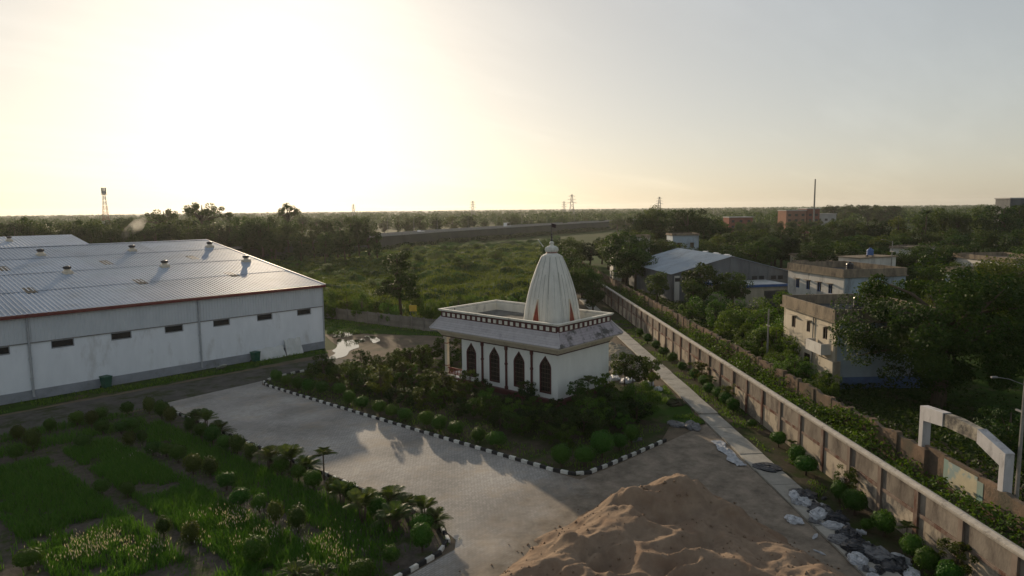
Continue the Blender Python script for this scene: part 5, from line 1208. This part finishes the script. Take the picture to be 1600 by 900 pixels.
# ---- shrubs in the temple garden
def temple_local(x, y):
    a = math.radians(2.2); dx, dy = x-48.95, y-35.75; return dx*math.cos(a)-dy*math.sin(a), dx*math.sin(a)+dy*math.cos(a)
def scatter(poly, n, mind, seed, ok=lambda x, y: True):
    r = random.Random(seed); xs = [p[0] for p in poly]; ys = [p[1] for p in poly]; out = []; tries = 0
    while len(out) < n and tries < 6000:
        tries += 1; x, y = r.uniform(min(xs),max(xs)), r.uniform(min(ys),max(ys))
        if not inpoly(np.array(x), np.array(y), poly) or not ok(x, y): continue
        if all(math.dist((x,y),q) > mind for q in out): out.append((x,y))
    return out
def clear(x, y): u, v = temple_local(x, y); return not (-1.1 < u < 9.3 and -1.1 < v < 16.6)
ZONES = [([(39.4,64),(44,64.5),(47.5,60),(47.5,53),(39.4,54)], 26, 1.35, 'in the far end of the temple garden', ['shrub2','sapling2','shrub1','shrub4'], (0.7,1.0)),
         ([(40,53),(47.3,53),(47.3,44),(40,44)], 20, 1.5, 'between the kerb and the porch side of the temple', ['shrub1','shrub3','sapling1','shrub2'], (0.8,1.2)),
         ([(40.4,44),(47.3,44),(47.3,34),(40.4,34)], 20, 1.5, 'between the kerb and the temple windows', ['shrub3','shrub1','shrub4','shrub3'], (0.7,1.15)),
         ([(39.5,33.5),(50,34.2),(56,33.5),(50,26.5),(44,27),(40,28)], 22, 1.4, 'in front of the blank temple wall', ['shrub3','shrub4','shrub3','shrub1'], (0.85,1.35)),
         ([(48,62.5),(58.5,56.5),(59,53.5),(48,53.5)], 16, 1.4, 'behind the porch end of the temple', ['shrub2','shrub1','sapling1'], (0.8,1.2))]
for zi, (poly, n_, md, where, keys, (a_, b_)) in enumerate(ZONES):
    pts = sorted(scatter(poly, n_, md, 50+zi, clear), key=wx)
    for i, p in enumerate(pts):
        k = keys[(i*7+zi) % len(keys)]
        place('garden_shrub' if 'shrub' in k else 'young_tree', k, (p[0],p[1],0), i*2.1, random.uniform(a_,b_), '%s leafy shrub from the left %s' % (nth(i), where), 'shrub', 'leafy shrubs '+where, 'foliage', 'stems')
for i, (p, key, sc, lab) in enumerate([((47.6,38.2),'sapling2',0.7,'small round-headed tree standing against the nearest temple window'),((52.2,34.6),'palm3',1.3,'thin drooping palm before the blank temple wall'),((49.6,34.2),'sapling2',0.8,'young tree at the near corner of the temple'),
        ((57.2,32.6),'sapling2',1.15,'thin-branched young tree right of the temple, leaning to the path'),((59.4,31.8),'sapling1',1.15,'loose young tree hanging over the concrete path'),((58.8,34.6),'sapling2',1.1,'young tree behind the others between temple corner and path'),((49.6,28.2),'creeper1',0.72,'broad dark bush filling the right corner of the temple garden'),((45.6,30.2),'creeper2',0.6,'broad leafy bush left of the biggest garden bush'),((54.5,30.2),'creeper1',0.5,'bush at the lawn edge below the young trees')]):
    if 'creeper' in key: tm_, cm_ = PROTO[key]; 
    place('young_tree' if i not in (6,7,8) else 'broad_bush', key, (p[0],p[1],0), i*1.7, sc, lab, 'tree' if i not in (6,7,8) else 'bush', None, 'foliage', 'stems')

# ---- trees of the middle distance: (depth, picture-right fraction, top z)
def hz(px): return 335-18*px/1600
def tree_at(px, ytop, d, key, label, group, wide=1.0, name='tree'):
    p = view(d, (px-800)/1060*d); zt = 18-(ytop-hz(px))*d/1060
    h0 = {'big':13,'big2':13,'fieldtree':12,'creeper1':4,'creeper2':4}.get(key, 10.0); s = zt/h0
    return place(name, key, p, random.uniform(0,6), (s*wide,s*wide,s), label, 'tree', group)
def tree_row(spec, group, text):
    spec = sorted(spec, key=lambda q: q[0])
    for i, (px, yt, d, key, wd) in enumerate(spec):
        lab = ('%s tree from the left %s' % (nth(i), text)) if i < 40 else 'tree '+text
        tree_at(px, yt, d, key, lab, group, wd)
r = random.Random(21); K5 = ['dense1','dense2','dense3','tall1','olive1','dense2']
sp_ = []
px = -60
while px < 430: sp_.append((px, 348+r.uniform(-9,6), 238+r.uniform(-8,8), r.choice(['tall1','dense2','dense1','tall1']), r.uniform(0.75,1.0))); px += r.uniform(13,20)
tree_row(sp_, 'front trees behind the warehouse', 'in the front row behind the warehouse')
sp_ = []; px = -70
while px < 470: sp_.append((px, 342+r.uniform(-4,5), 300+r.uniform(-15,15), r.choice(K5), r.uniform(0.8,1.1))); px += r.uniform(22,34)
tree_row(sp_, 'back trees behind the warehouse', 'in the back row behind the warehouse')
tree_row([(262,325,300,'airy1',0.9),(318,315,300,'airy1',1.0),(455,316,310,'airy1',0.62)], 'tall bare-stemmed trees on the skyline', 'among three tall airy trees on the left skyline')
sp_ = [(388,362,236,'dense2',.9),(412,352,242,'dense1',.9),(430,356,236,'dense3',.8),(452,345,250,'dense2',.9),(470,352,236,'tall1',1.0),(492,348,246,'tall1',1.0),(512,342,250,'dense1',.7),(528,347,238,'tall1',1.1),(546,341,246,'tall1',1.05),(562,340,250,'dense2',.7),(578,341,246,'tall1',1.1),(590,350,240,'tall1',.9),(540,360,228,'dense3',.7),(508,362,226,'dense2',.8),(470,366,224,'dense1',.8)]
tree_row(sp_, 'trees before the left end of the raised road', 'in the group before the left end of the raised road')
sp_ = []; px = 380
while px < 1010: sp_.append((px, 338+r.uniform(-3,6), 470+r.uniform(-40,60)+(px > 800)*60, r.choice(K5), r.uniform(0.9,1.3))); px += r.uniform(16,26)
tree_row(sp_, 'hazy trees beyond the raised road', 'in the hazy row beyond the raised road')
# field tree and fence bushes
tree_at(624, 387, 112, 'fieldtree', 'solitary tall leafy tree standing at the field fence', None, 1.2, 'lone_tree')
for i, (px, yt, d) in enumerate(((515,455,112),(540,450,114),(562,458,110),(585,462,113),(655,460,112),(672,468,108),(690,470,106),(605,470,106),(715,462,118),(735,458,122),(760,463,118),(782,459,120),(800,464,116),(820,461,122))):
    p = view(d, (px-800)/1060*d); zt = 18-(yt-hz(px))*d/1060
    place('fence_bush', ['creeper1','creeper2'][i % 2], p, i, (zt/4*0.62,zt/4*0.62,zt/4), '%s bush from the left behind the field fence' % nth(i), 'bush', 'bushes behind the field fence', 'foliage', 'stems')
# trees along the left side of the boundary wall's far end
sp_ = []
for s_, n_, h_ in ((88,-4.5,6),(93,-7,7.5),(98,-4,7),(103,-7,8),(108,-3.5,7.5),(112,-9,8.5),(117,-4,8),(122,-8,8.5),(128,-3,8),(134,-7,9),(140,-2,8.5),(147,-6,9),(154,-1,8.5),(162,-5,9),(170,2,9),(178,-3,9),(186,3,9)):
    sp_.append((s_, n_, h_))
for i, (s_, n_, h_) in enumerate(sp_):
    p = sn(s_, n_); k = ['dense1','dense2','dense3'][i % 3]
    place('tree', k, p, i*1.3, (h_/10*0.85,h_/10*0.85,h_/10), '%s dark tree from the near end, behind the spire along the wall' % nth(i), 'tree', 'dark trees behind the spire')
# colony trees near the old wall
COL = [(123,8.6,12.5,'dense1','tall full tree right of the tall narrow pale house'),(131,9.5,12.5,'dense3','broad tree behind the tall full tree by the pale house'),(115,8.8,10.5,'dense2','leafy tree left of the grey shed corner'),(146,15,12,'olive1','tree rising behind the tall narrow pale house'),(158,12,10.5,'dense2','tree at the far end of the old brick wall'),(169,13,10,'dense1','second tree past the far end of the old brick wall'),
  (89,14.5,8.6,'dense1','dark tree in front of the grey shed gable'),(86,19,7.0,'dense3','lower dark tree right of the one before the grey shed'),(96,8.6,6.2,'dense2','small tree at the left corner of the grey shed'),(82,11,6.0,'dense2','small tree below the grey shed gable'),(60,24,6.5,'dense1','dark tree between the cream block and the low cream building'),(66,33,7,'dense3','tree before the white block')]
for i, (s_, n_, h_, k, lab) in enumerate(COL):
    place('tree', k, sn(s_,n_), i*1.9, (h_/10,h_/10,h_/10), lab, 'tree', None)
CRE = [(79,10,2.8),(75,13,4.4),(70,10.5,3.6),(66,15,4.6),(63,10.5,3.6),(58,13,4.4),(55.5,9.5,3.0),(52,12.5,4.4),(49.5,9.2,3.4),(47.5,10.0,4.2),(68,19,5),(60,18,5.2),(54,17,5.0),(45,8.6,2.6),(42,8.3,2.6),(39,8.0,2.8),(37,8.6,2.4),(34,8.2,2.2)]
for i, (s_, n_, h_) in enumerate(CRE):
    place('creeper_bush', ['creeper1','creeper2'][i % 2], sn(s_,n_), i*1.4, (h_/4*1.05,h_/4*1.05,h_/4*1.12), '%s creeper-covered bush from the far end, behind the old brick wall' % nth(i), 'bush', 'creeper-covered bushes behind the old wall', 'foliage', 'stems')
# more trees among the colony roofs
BLD = [(35,50,9,24),(48,76,21,42),(72,94,28,48),(86,101,15,36),(96,128,10,38),(88,100,38,54),(100,120,34,50),(62,84,50,68),(84,108,66,84),(160,184,68,92),(128,146,68,86),(120,134,40,52),(138,152,50,60),(147,162,58,72)]
def free(s_, n_): return not any(a-1.5 < s_ < b+1.5 and c-1.5 < n_ < d+1.5 for a, b, c, d in BLD)
r_ = random.Random(91); cl = []; tr_ = 0
while len(cl) < 58 and tr_ < 4000:
    tr_ += 1; s_, n_ = r_.uniform(50,185), r_.uniform(18,100)
    if n_ > 22+(s_-20)*0.62 or not free(s_, n_): continue
    if all(math.dist((s_,n_),q) > 5.5 for q in cl): cl.append((s_,n_))
cl.sort(key=lambda q: side(sn(*q)))
for i, (s_, n_) in enumerate(cl):
    h_ = r_.uniform(4.5,8.5) if s_ < 110 else r_.uniform(7,11)
    place('tree', ['dense1','dense2','dense3','dense1'][i % 4], sn(s_,n_), i*1.3, (h_/9,h_/9,h_/10), '%s tree from the left among the colony roofs' % nth(i), 'tree', 'trees among the colony roofs')
# the big tree and its neighbours on the right
place('big_tree', 'big', sn(30,16.8), 0.6, (1.04,1.04,1.0), 'huge spreading dark tree right of the cream block', 'tree')
place('big_tree', 'big2', sn(24,27), 2.2, (1.0,1.0,0.98), 'second large tree behind the old gateway at the right edge', 'tree')
place('big_tree', 'big2', sn(42,31), 4.0, (1.0,1.0,0.95), 'large tree behind the huge spreading one', 'tree')
place('big_tree', 'big', sn(50,42), 1.1, (0.85,0.85,0.92), 'large tree farther back at the right edge', 'tree')
place('tree', 'dense3', sn(10,12.5), 1.0, (0.62,0.62,0.5), 'leafy tree beside the lamp pole at the right edge', 'tree')
place('tree', 'dense1', sn(17,13), 2.0, (0.5,0.5,0.42), 'low dark tree seen through the old gateway', 'tree')
# dark mass of trees across the right distance
def mass(px0, px1, step, yt, dv, d, seed, group, text, keys=('dense1','dense2','dense3','olive1','dense1')):
    r_ = random.Random(seed); sp = []; px = px0
    while px < px1:
        t = (px-px0)/(px1-px0); i = t*(len(yt)-1); j = min(int(i), len(yt)-2); y = yt[j]+(yt[j+1]-yt[j])*(i-j)
        sp.append((px, y+r_.uniform(-dv,dv), d+r_.uniform(-0.06,0.06)*d, r_.choice(keys), r_.uniform(0.85,1.15))); px += step*r_.uniform(0.7,1.3)
    tree_row(sp, group, text)
mass(885,1010,22,[378,372,360],3,215,1,'trees in the near right distance','in the dark group right of the spire')
mass(985,1120,24,[345,324,324,338],4,265,2,'tall trees behind the grey shed','among the tall trees behind the grey shed')
mass(1060,1340,17,[345,346,345,344,341],2,385,13,'distant trees before the brick factory','in the distant belt hiding the foot of the factory')
mass(1100,1330,26,[342,352,348,345],4,250,3,'trees before the brick factory','in the dark belt before the brick factory')
mass(1120,1340,28,[368,372,376],4,205,4,'front trees behind the colony roofs','in the front belt behind the colony roofs')
mass(1320,1640,28,[346,340,330,320,318],4,250,5,'tall trees at the right','among the tall trees at the right')
mass(1330,1640,30,[372,366,360,352],5,190,6,'middle trees at the right','in the middle belt at the right')
mass(1400,1640,34,[392,386,380],5,140,7,'near trees at the right','in the near belt at the right')
mass(1290,1400,16,[322,318,322],2,560,8,'distant dark grove','in the distant grove right of the mast')
p = view(235, (1446-800)/1060*235)
place('coconut_palm', 'coconut', p, 0.3, 1.05, 'coconut palm standing above the trees at the right', 'palm', None, 'fronds', 'trunk')

# ---- grass, weeds and far woods: nobody could count them
def blades(pts, h, w, r, lean=0.25, hj=0.4):
    n = len(pts); a = r.uniform(0,2*math.pi,n); hh = h*(1+hj*r.uniform(-1,1,n)); d = np.stack([np.cos(a),np.sin(a),np.zeros(n)],1); sdv = np.stack([-np.sin(a),np.cos(a),np.zeros(n)],1)*w*0.5
    b = pts; mid = b+d*(lean*hh*0.3)[:,None]+np.stack([0*hh,0*hh,hh*0.6],1); tip = b+d*(lean*hh)[:,None]+np.stack([0*hh,0*hh,hh],1)
    V = np.stack([b-sdv, b+sdv, mid+sdv*0.8, tip, mid-sdv*0.8], 1).reshape(-1,3)
    i = np.arange(n)[:,None]*5; F = np.concatenate([i+np.array([[0,1,2,4]]), i+np.array([[4,2,3,3]])], 0)
    return V, np.concatenate([i+np.array([[0,1,2]]), i+np.array([[0,2,4]]), i+np.array([[4,2,3]])], 0)
def rnd_in(poly, n, r):
    P0 = np.array(poly); lo, hi = P0.min(0), P0.max(0); out = np.zeros((0,2))
    while len(out) < n:
        q = r.uniform(lo, hi, (n*2,2)); out = np.concatenate([out, q[inpoly(q[:,0], q[:,1], poly)]])
    return out[:n]
STRIPS = [[(21.1,60),(23.9,60),(23.7,28),(20.9,26.5)],[(16.1,58.5),(19.6,58.5),(19.4,30),(15.8,30)],[(10.0,58),(14.9,57.5),(14.6,34.5),(9.6,35.5)],[(6,63.5),(23.5,62.2),(22.8,59.8),(6,60.6)],[(11,32),(21,31),(20.5,25.5),(11,25.5)],[(2,59),(8.8,58),(8.4,40),(2,40)],[(8,67),(24.5,65.2),(24,63.6),(8,64.8)],[(8.8,57),(25,57),(25,26),(8.8,26)]]
DENS = [115,150,135,70,110,70,60,2]
parts = []
for poly, dn in zip(STRIPS, DENS):
    A = abs(sum(poly[i][0]*poly[(i+1)%4][1]-poly[(i+1)%4][0]*poly[i][1] for i in range(4)))/2
    q = rnd_in(poly, int(A*dn), rng); q = q+rng.normal(size=q.shape)*0.08
    f = fbm(q[:,0]*0.6, q[:,1]*0.6, 3); q = q[f > 0.22]; f = f[f > 0.22]
    parts.append(blades(np.column_stack([q, np.full(len(q),0.02)]), 0.20+0.45*f, 0.05, rng, 0.5))
V, F = join(parts); o = link('row_grass', npmesh('row_grass', V, F), M['grass_blade']); stuff(o, 'tall dark green grass strips between the planted rows', 'grass')
# pale seed heads on some grass ends
parts = []
for poly, n_ in (([(10.6,41.5),(14.2,39.5),(14.2,35.8),(10.2,36.8)], 1000), ([(16.2,38.5),(19.2,36.5),(18.9,32.0),(16.6,33.0)], 900), ([(17.4,30.4),(20.6,30.4),(20.6,27.4),(18.0,27.4)], 350), ([(18.8,54),(19.2,54),(18.9,46),(18.4,46)], 60)):
    q = rnd_in(poly, n_, rng)+rng.normal(size=(n_,2))*0.7; fk = fbm(q[:,0]*0.7, q[:,1]*0.7, 3); q = q[fk > 0.40]; n_ = len(q); b = np.column_stack([q, 0.42+0.35*rng.random(n_)])
    a = rng.uniform(0,6.28,n_); t_ = np.stack([np.cos(a)*0.3,np.sin(a)*0.3,np.ones(n_)],1); sd_ = np.stack([-np.sin(a),np.cos(a),0*a],1)
    L = 0.16; V = np.stack([b, b+t_*L*0.5+sd_*0.022, b+t_*L, b+t_*L*0.5-sd_*0.022],1).reshape(-1,3); parts.append((V, np.arange(4*n_).reshape(-1,4)))
V, F = join(parts); o = link('grass_plumes', npmesh('grass_plumes', V, F), M['seed_head']); stuff(o, 'pale fluffy seed heads on the sunlit grass ends', 'grass')
# field grass
fp_ = [(68,103),(72,96),(73,88),(76,66),sn(80,-9),sn(118,-5),sn(170,-3),(262,200),(196,232),(120,208),(78,200),(62,150)]
q = rnd_in(fp_, 34000, rng); q = q[rng.random(len(q)) < np.clip(140/np.hypot(q[:,0],q[:,1]),0.25,1)]
z = field_h(q[:,0], q[:,1]); hb = 0.35+0.6*fbm(q[:,0]*0.2+5, q[:,1]*0.2, 3)
parts = []
for k in range(4):
    qq = q+rng.normal(size=q.shape)*0.18; parts.append(blades(np.column_stack([qq, z-0.05]), hb, 0.12, rng, 0.5))
V, F = join(parts); o = link('field_grass', npmesh('field_grass', V, F), M['grass_field']); stuff(o, 'rough sunlit grass covering the hummocky field', 'grass')
# scattered scrub in the field: countable clumps
sc = scatter([(80,120),(110,100),sn(100,-14),sn(160,-12),(240,205),(190,225),(120,200),(80,170)], 66, 6.5, 77)
for i, p in enumerate(sorted(sc, key=wx)):
    zz_ = float(field_h(np.array([[p[0]]]), np.array([[p[1]]]))[0,0]); s_ = random.uniform(0.4,0.95)
    place('field_scrub', ['creeper1','creeper2'][i % 2], (p[0],p[1],zz_-0.2), i, (s_*1.2,s_*1.2,s_*0.75), '%s low scrub clump from the left in the open field' % nth(i), 'bush', 'scrub clumps in the open field', 'foliage', 'stems')
# scrub hedge along the foot of the raised road
parts = []
for i in range(len(ROAD)-2):
    a, b = off(i, 6), off(i+1, 6); L = (b-a).length; n_ = int(L*22)
    t_ = rng.random(n_); w = rng.normal(size=n_)*2.2; tt_ = (b-a).normalized(); nn_ = Vector((tt_.y,-tt_.x))
    hgt = 0.8+3.2*fbm(np.array(a.x+(b.x-a.x)*t_)*0.08, np.array(a.y+(b.y-a.y)*t_)*0.08, 3)
    P_ = np.column_stack([a.x+(b.x-a.x)*t_+nn_.x*w, a.y+(b.y-a.y)*t_+nn_.y*w, rng.random(n_)**0.7*hgt]); parts.append(leaf_quads(P_, 1.0, rng, 0.4, 0.7))
V, F = join(parts); o = link('roadside_scrub', npmesh('roadside_scrub', V, F), M['leaf_dark']); stuff(o, 'dark scrub along the foot of the raised road', 'scrub')
# weeds between the two walls
s_ = rng.uniform(-8,150,60000); n_ = rng.uniform(0.45,5.5,60000); keep_ = rng.random(60000) < np.clip(40/(np.abs(s_)+18),0.12,1)
s_, n_ = s_[keep_], n_[keep_]; hm = 0.3+2.3*fbm(s_*0.35, n_*0.5, 3)*(0.3+0.7*np.clip(n_/3.5,0,1))
P_ = np.column_stack([W0[0]+WD[0]*s_+WN[0]*n_, W0[1]+WD[1]*s_+WN[1]*n_, rng.random(len(s_))**0.6*hm])
sc_ = rng.uniform(-8,160,26000); nc_ = 5.25+rng.normal(size=26000)*0.28; kk = (fbm(sc_*0.16+3, nc_*0+2, 3) > 0.40)&(rng.random(26000) < np.clip(50/(np.abs(sc_)+20),0.2,1))&~((sc_ > 8)&(sc_ < 16)); sc_, nc_ = sc_[kk], nc_[kk]
P_ = np.concatenate([P_, np.column_stack([W0[0]+WD[0]*sc_+WN[0]*nc_, W0[1]+WD[1]*sc_+WN[1]*nc_, rng.random(len(sc_))**0.7*(0.9+2.6*fbm(sc_*0.4, sc_*0+1, 3))])])
V, F = leaf_quads(P_, 0.24, rng, 0.8, 0.6); o = link('strip_weeds', npmesh('strip_weeds', V, F), M['leaf_bright']); stuff(o, 'dense low weeds filling the strip between the two walls', 'weeds')
s_ = rng.uniform(-8,130,50000); n_ = 6.2+rng.gamma(1.6,4.5,50000); hm = 0.3+0.9*fbm(s_*0.2, n_*0.2, 3)
P_ = np.column_stack([W0[0]+WD[0]*s_+WN[0]*n_, W0[1]+WD[1]*s_+WN[1]*n_, rng.random(len(s_))**0.6*hm])
V, F = leaf_quads(P_, 0.3, rng, 0.8, 0.6); o = link('colony_undergrowth', npmesh('colony_undergrowth', V, F), M['leaf_dark']); stuff(o, 'dark undergrowth behind the old brick wall', 'undergrowth')
# short weeds on verges, in beds and along the wall foot
parts = []
for poly, n_, h_ in (([(60.5,81),(66,71),(70,60),(78,64),(72,98),(63,100),(55,86)], 9000, 0.22), ([(-5,78.4),(50,75.0),(50,72.8),(36,72.8),(-5,76.0)], 6000, 0.2), (tb, 16000, 0.22), ([sn(0,-2.6),sn(80,-2.6),sn(80,-0.3),sn(0,-0.3)], 7000, 0.16), ([sn(27,-6.8),sn(27.5,-4.8),sn(40,-4.8),sn(39,-9),sn(33,-12),sn(30,-11)], 6500, 0.18), ([(0,67),(25.5,64.6),(25.5,25),(0,25)], 4000, 0.14)):
    q = rnd_in(poly, n_, rng); f = fbm(q[:,0]*0.5, q[:,1]*0.5, 3); k_ = (f > 0.42)&np.array([clear(a,b) for a, b in q]); q = q[k_]
    parts.append(blades(np.column_stack([q, np.full(len(q),0.0)]), h_, 0.06, rng, 0.7))
V, F = join(parts); o = link('short_weeds', npmesh('short_weeds', V, F), M['grass_blade']); stuff(o, 'short weeds and grass on the verges and beds', 'grass')
# far woods to the horizon
n_ = 5200; d_ = 470*np.exp(rng.random(n_)**0.8*2.15); x_ = d_*rng.uniform(-0.95,0.95,n_)
keepf = ~((d_ < 620)&(x_/d_ > -0.25)&(x_/d_ < 0.2)); d_, x_ = d_[keepf], x_[keepf]
parts = []
for lo, hi, per, ls in ((450,800,120,1.7),(800,1500,60,2.8),(1500,5000,26,5.0)):
    m_ = (d_ >= lo)&(d_ < hi); k = m_.sum(); cx = FW.x*d_[m_]+RT.x*x_[m_]; cy = FW.y*d_[m_]+RT.y*x_[m_]; hh = rng.uniform(7,13,k); rw = rng.uniform(3.5,6.5,k)
    dd = unit(rng.normal(size=(k,per,3))); P_ = np.stack([cx[:,None]+dd[...,0]*rw[:,None], cy[:,None]+dd[...,1]*rw[:,None], hh[:,None]*0.55+dd[...,2]*hh[:,None]*0.45], -1).reshape(-1,3)
    parts.append(leaf_quads(P_, ls, rng, 0.5, 0.7))
V, F = join(parts); o = link('far_woods', npmesh('far_woods', V, F), M['leaf_tree']); stuff(o, 'hazy far-off woods reaching the horizon', 'woods')

# loose clods and pebbles round the sand heap and over the dirt
q = rnd_in([(20,24),(40,23.5),(47,20),(44,12),(37,6),(30,2),(16,2),(14,20)], 9000, rng); dq = poly_dist(q[:,0], q[:,1], FOOT)
q = q[(rng.random(len(q)) < np.where(dq > 0, 0.22, np.exp(dq*2.5)*0.45+0.002))]; zq = np.maximum(sand_h(q[:,0], q[:,1]), 0.0); n_ = len(q)
tet = np.array([(1,0,-0.3),(-0.5,0.87,-0.3),(-0.5,-0.87,-0.3),(0.1,0.05,0.8)]); sz_ = rng.gamma(2.0,0.016,n_)+0.015; an = rng.uniform(0,6.28,n_)
rx_ = tet[None,:,0]*np.cos(an)[:,None]-tet[None,:,1]*np.sin(an)[:,None]; ry_ = tet[None,:,0]*np.sin(an)[:,None]+tet[None,:,1]*np.cos(an)[:,None]
V = np.stack([q[:,0][:,None]+rx_*sz_[:,None], q[:,1][:,None]+ry_*sz_[:,None], zq[:,None]+tet[None,:,2]*sz_[:,None]+0.3*sz_[:,None]], -1).reshape(-1,3)
i4 = np.arange(n_)[:,None]*4; F = np.concatenate([i4+np.array([[0,1,3]]), i4+np.array([[1,2,3]]), i4+np.array([[2,0,3]]), i4+np.array([[0,2,1]])], 0)
o = link('sand_clods', npmesh('sand_clods', V, F), M['sand']); stuff(o, 'loose clods and pebbles scattered round the sand heap', 'clods')

# ================================================================== smoke and haze
sm = bpy.data.materials.new('smoke'); sm.use_nodes = True; n = sm.node_tree.nodes; l = sm.node_tree.links
for x in list(n): n.remove(x)
o_ = n.new('ShaderNodeOutputMaterial'); v = n.new('ShaderNodeVolumePrincipled'); v.inputs['Color'].default_value = (0.95,0.92,0.86,1); v.inputs['Anisotropy'].default_value = 0.3
tc = n.new('ShaderNodeTexCoord'); tx = n.new('ShaderNodeTexNoise'); tx.inputs['Scale'].default_value = 0.16; tx.inputs['Detail'].default_value = 4; l.new(tc.outputs['Object'], tx.inputs['Vector'])
mr = n.new('ShaderNodeMapRange'); mr.inputs[1].default_value = 0.42; mr.inputs[2].default_value = 0.7; mr.inputs[4].default_value = 0.22; l.new(tx.outputs[0], mr.inputs[0]); l.new(mr.outputs[0], v.inputs['Density']); l.new(v.outputs[0], o_.inputs['Volume'])
p = view(232,-136); q = MB(); pts = [(0,0,0.5),(0.8,-0.2,4),(2.5,-0.6,8),(5.5,-1,11.5),(9,-1.5,14),(12,-2,16)]
q.tube([( RT.x*a, RT.y*a, c) for a, b, c in pts], [0.5,0.9,1.3,1.8,2.2,0.8], 12); o = q.build('smoke', sm, None, loc=p+(0,)); stuff(o, 'thin white smoke drifting up behind the warehouse ridge', 'smoke')
hm_ = bpy.data.materials.new('haze'); hm_.use_nodes = True; n = hm_.node_tree.nodes; l = hm_.node_tree.links
for x in list(n): n.remove(x)
o_ = n.new('ShaderNodeOutputMaterial'); v = n.new('ShaderNodeVolumePrincipled'); v.inputs['Color'].default_value = (0.95,0.95,0.95,1); v.inputs['Density'].default_value = 0.00007; v.inputs['Anisotropy'].default_value = 0.45
l.new(v.outputs[0], o_.inputs['Volume'])
hb_ = MB().box(-5500,5500,-5500,5500,-1.2,48).build('haze', hm_, None); stuff(hb_, 'thin evening haze over the whole plain', 'haze')
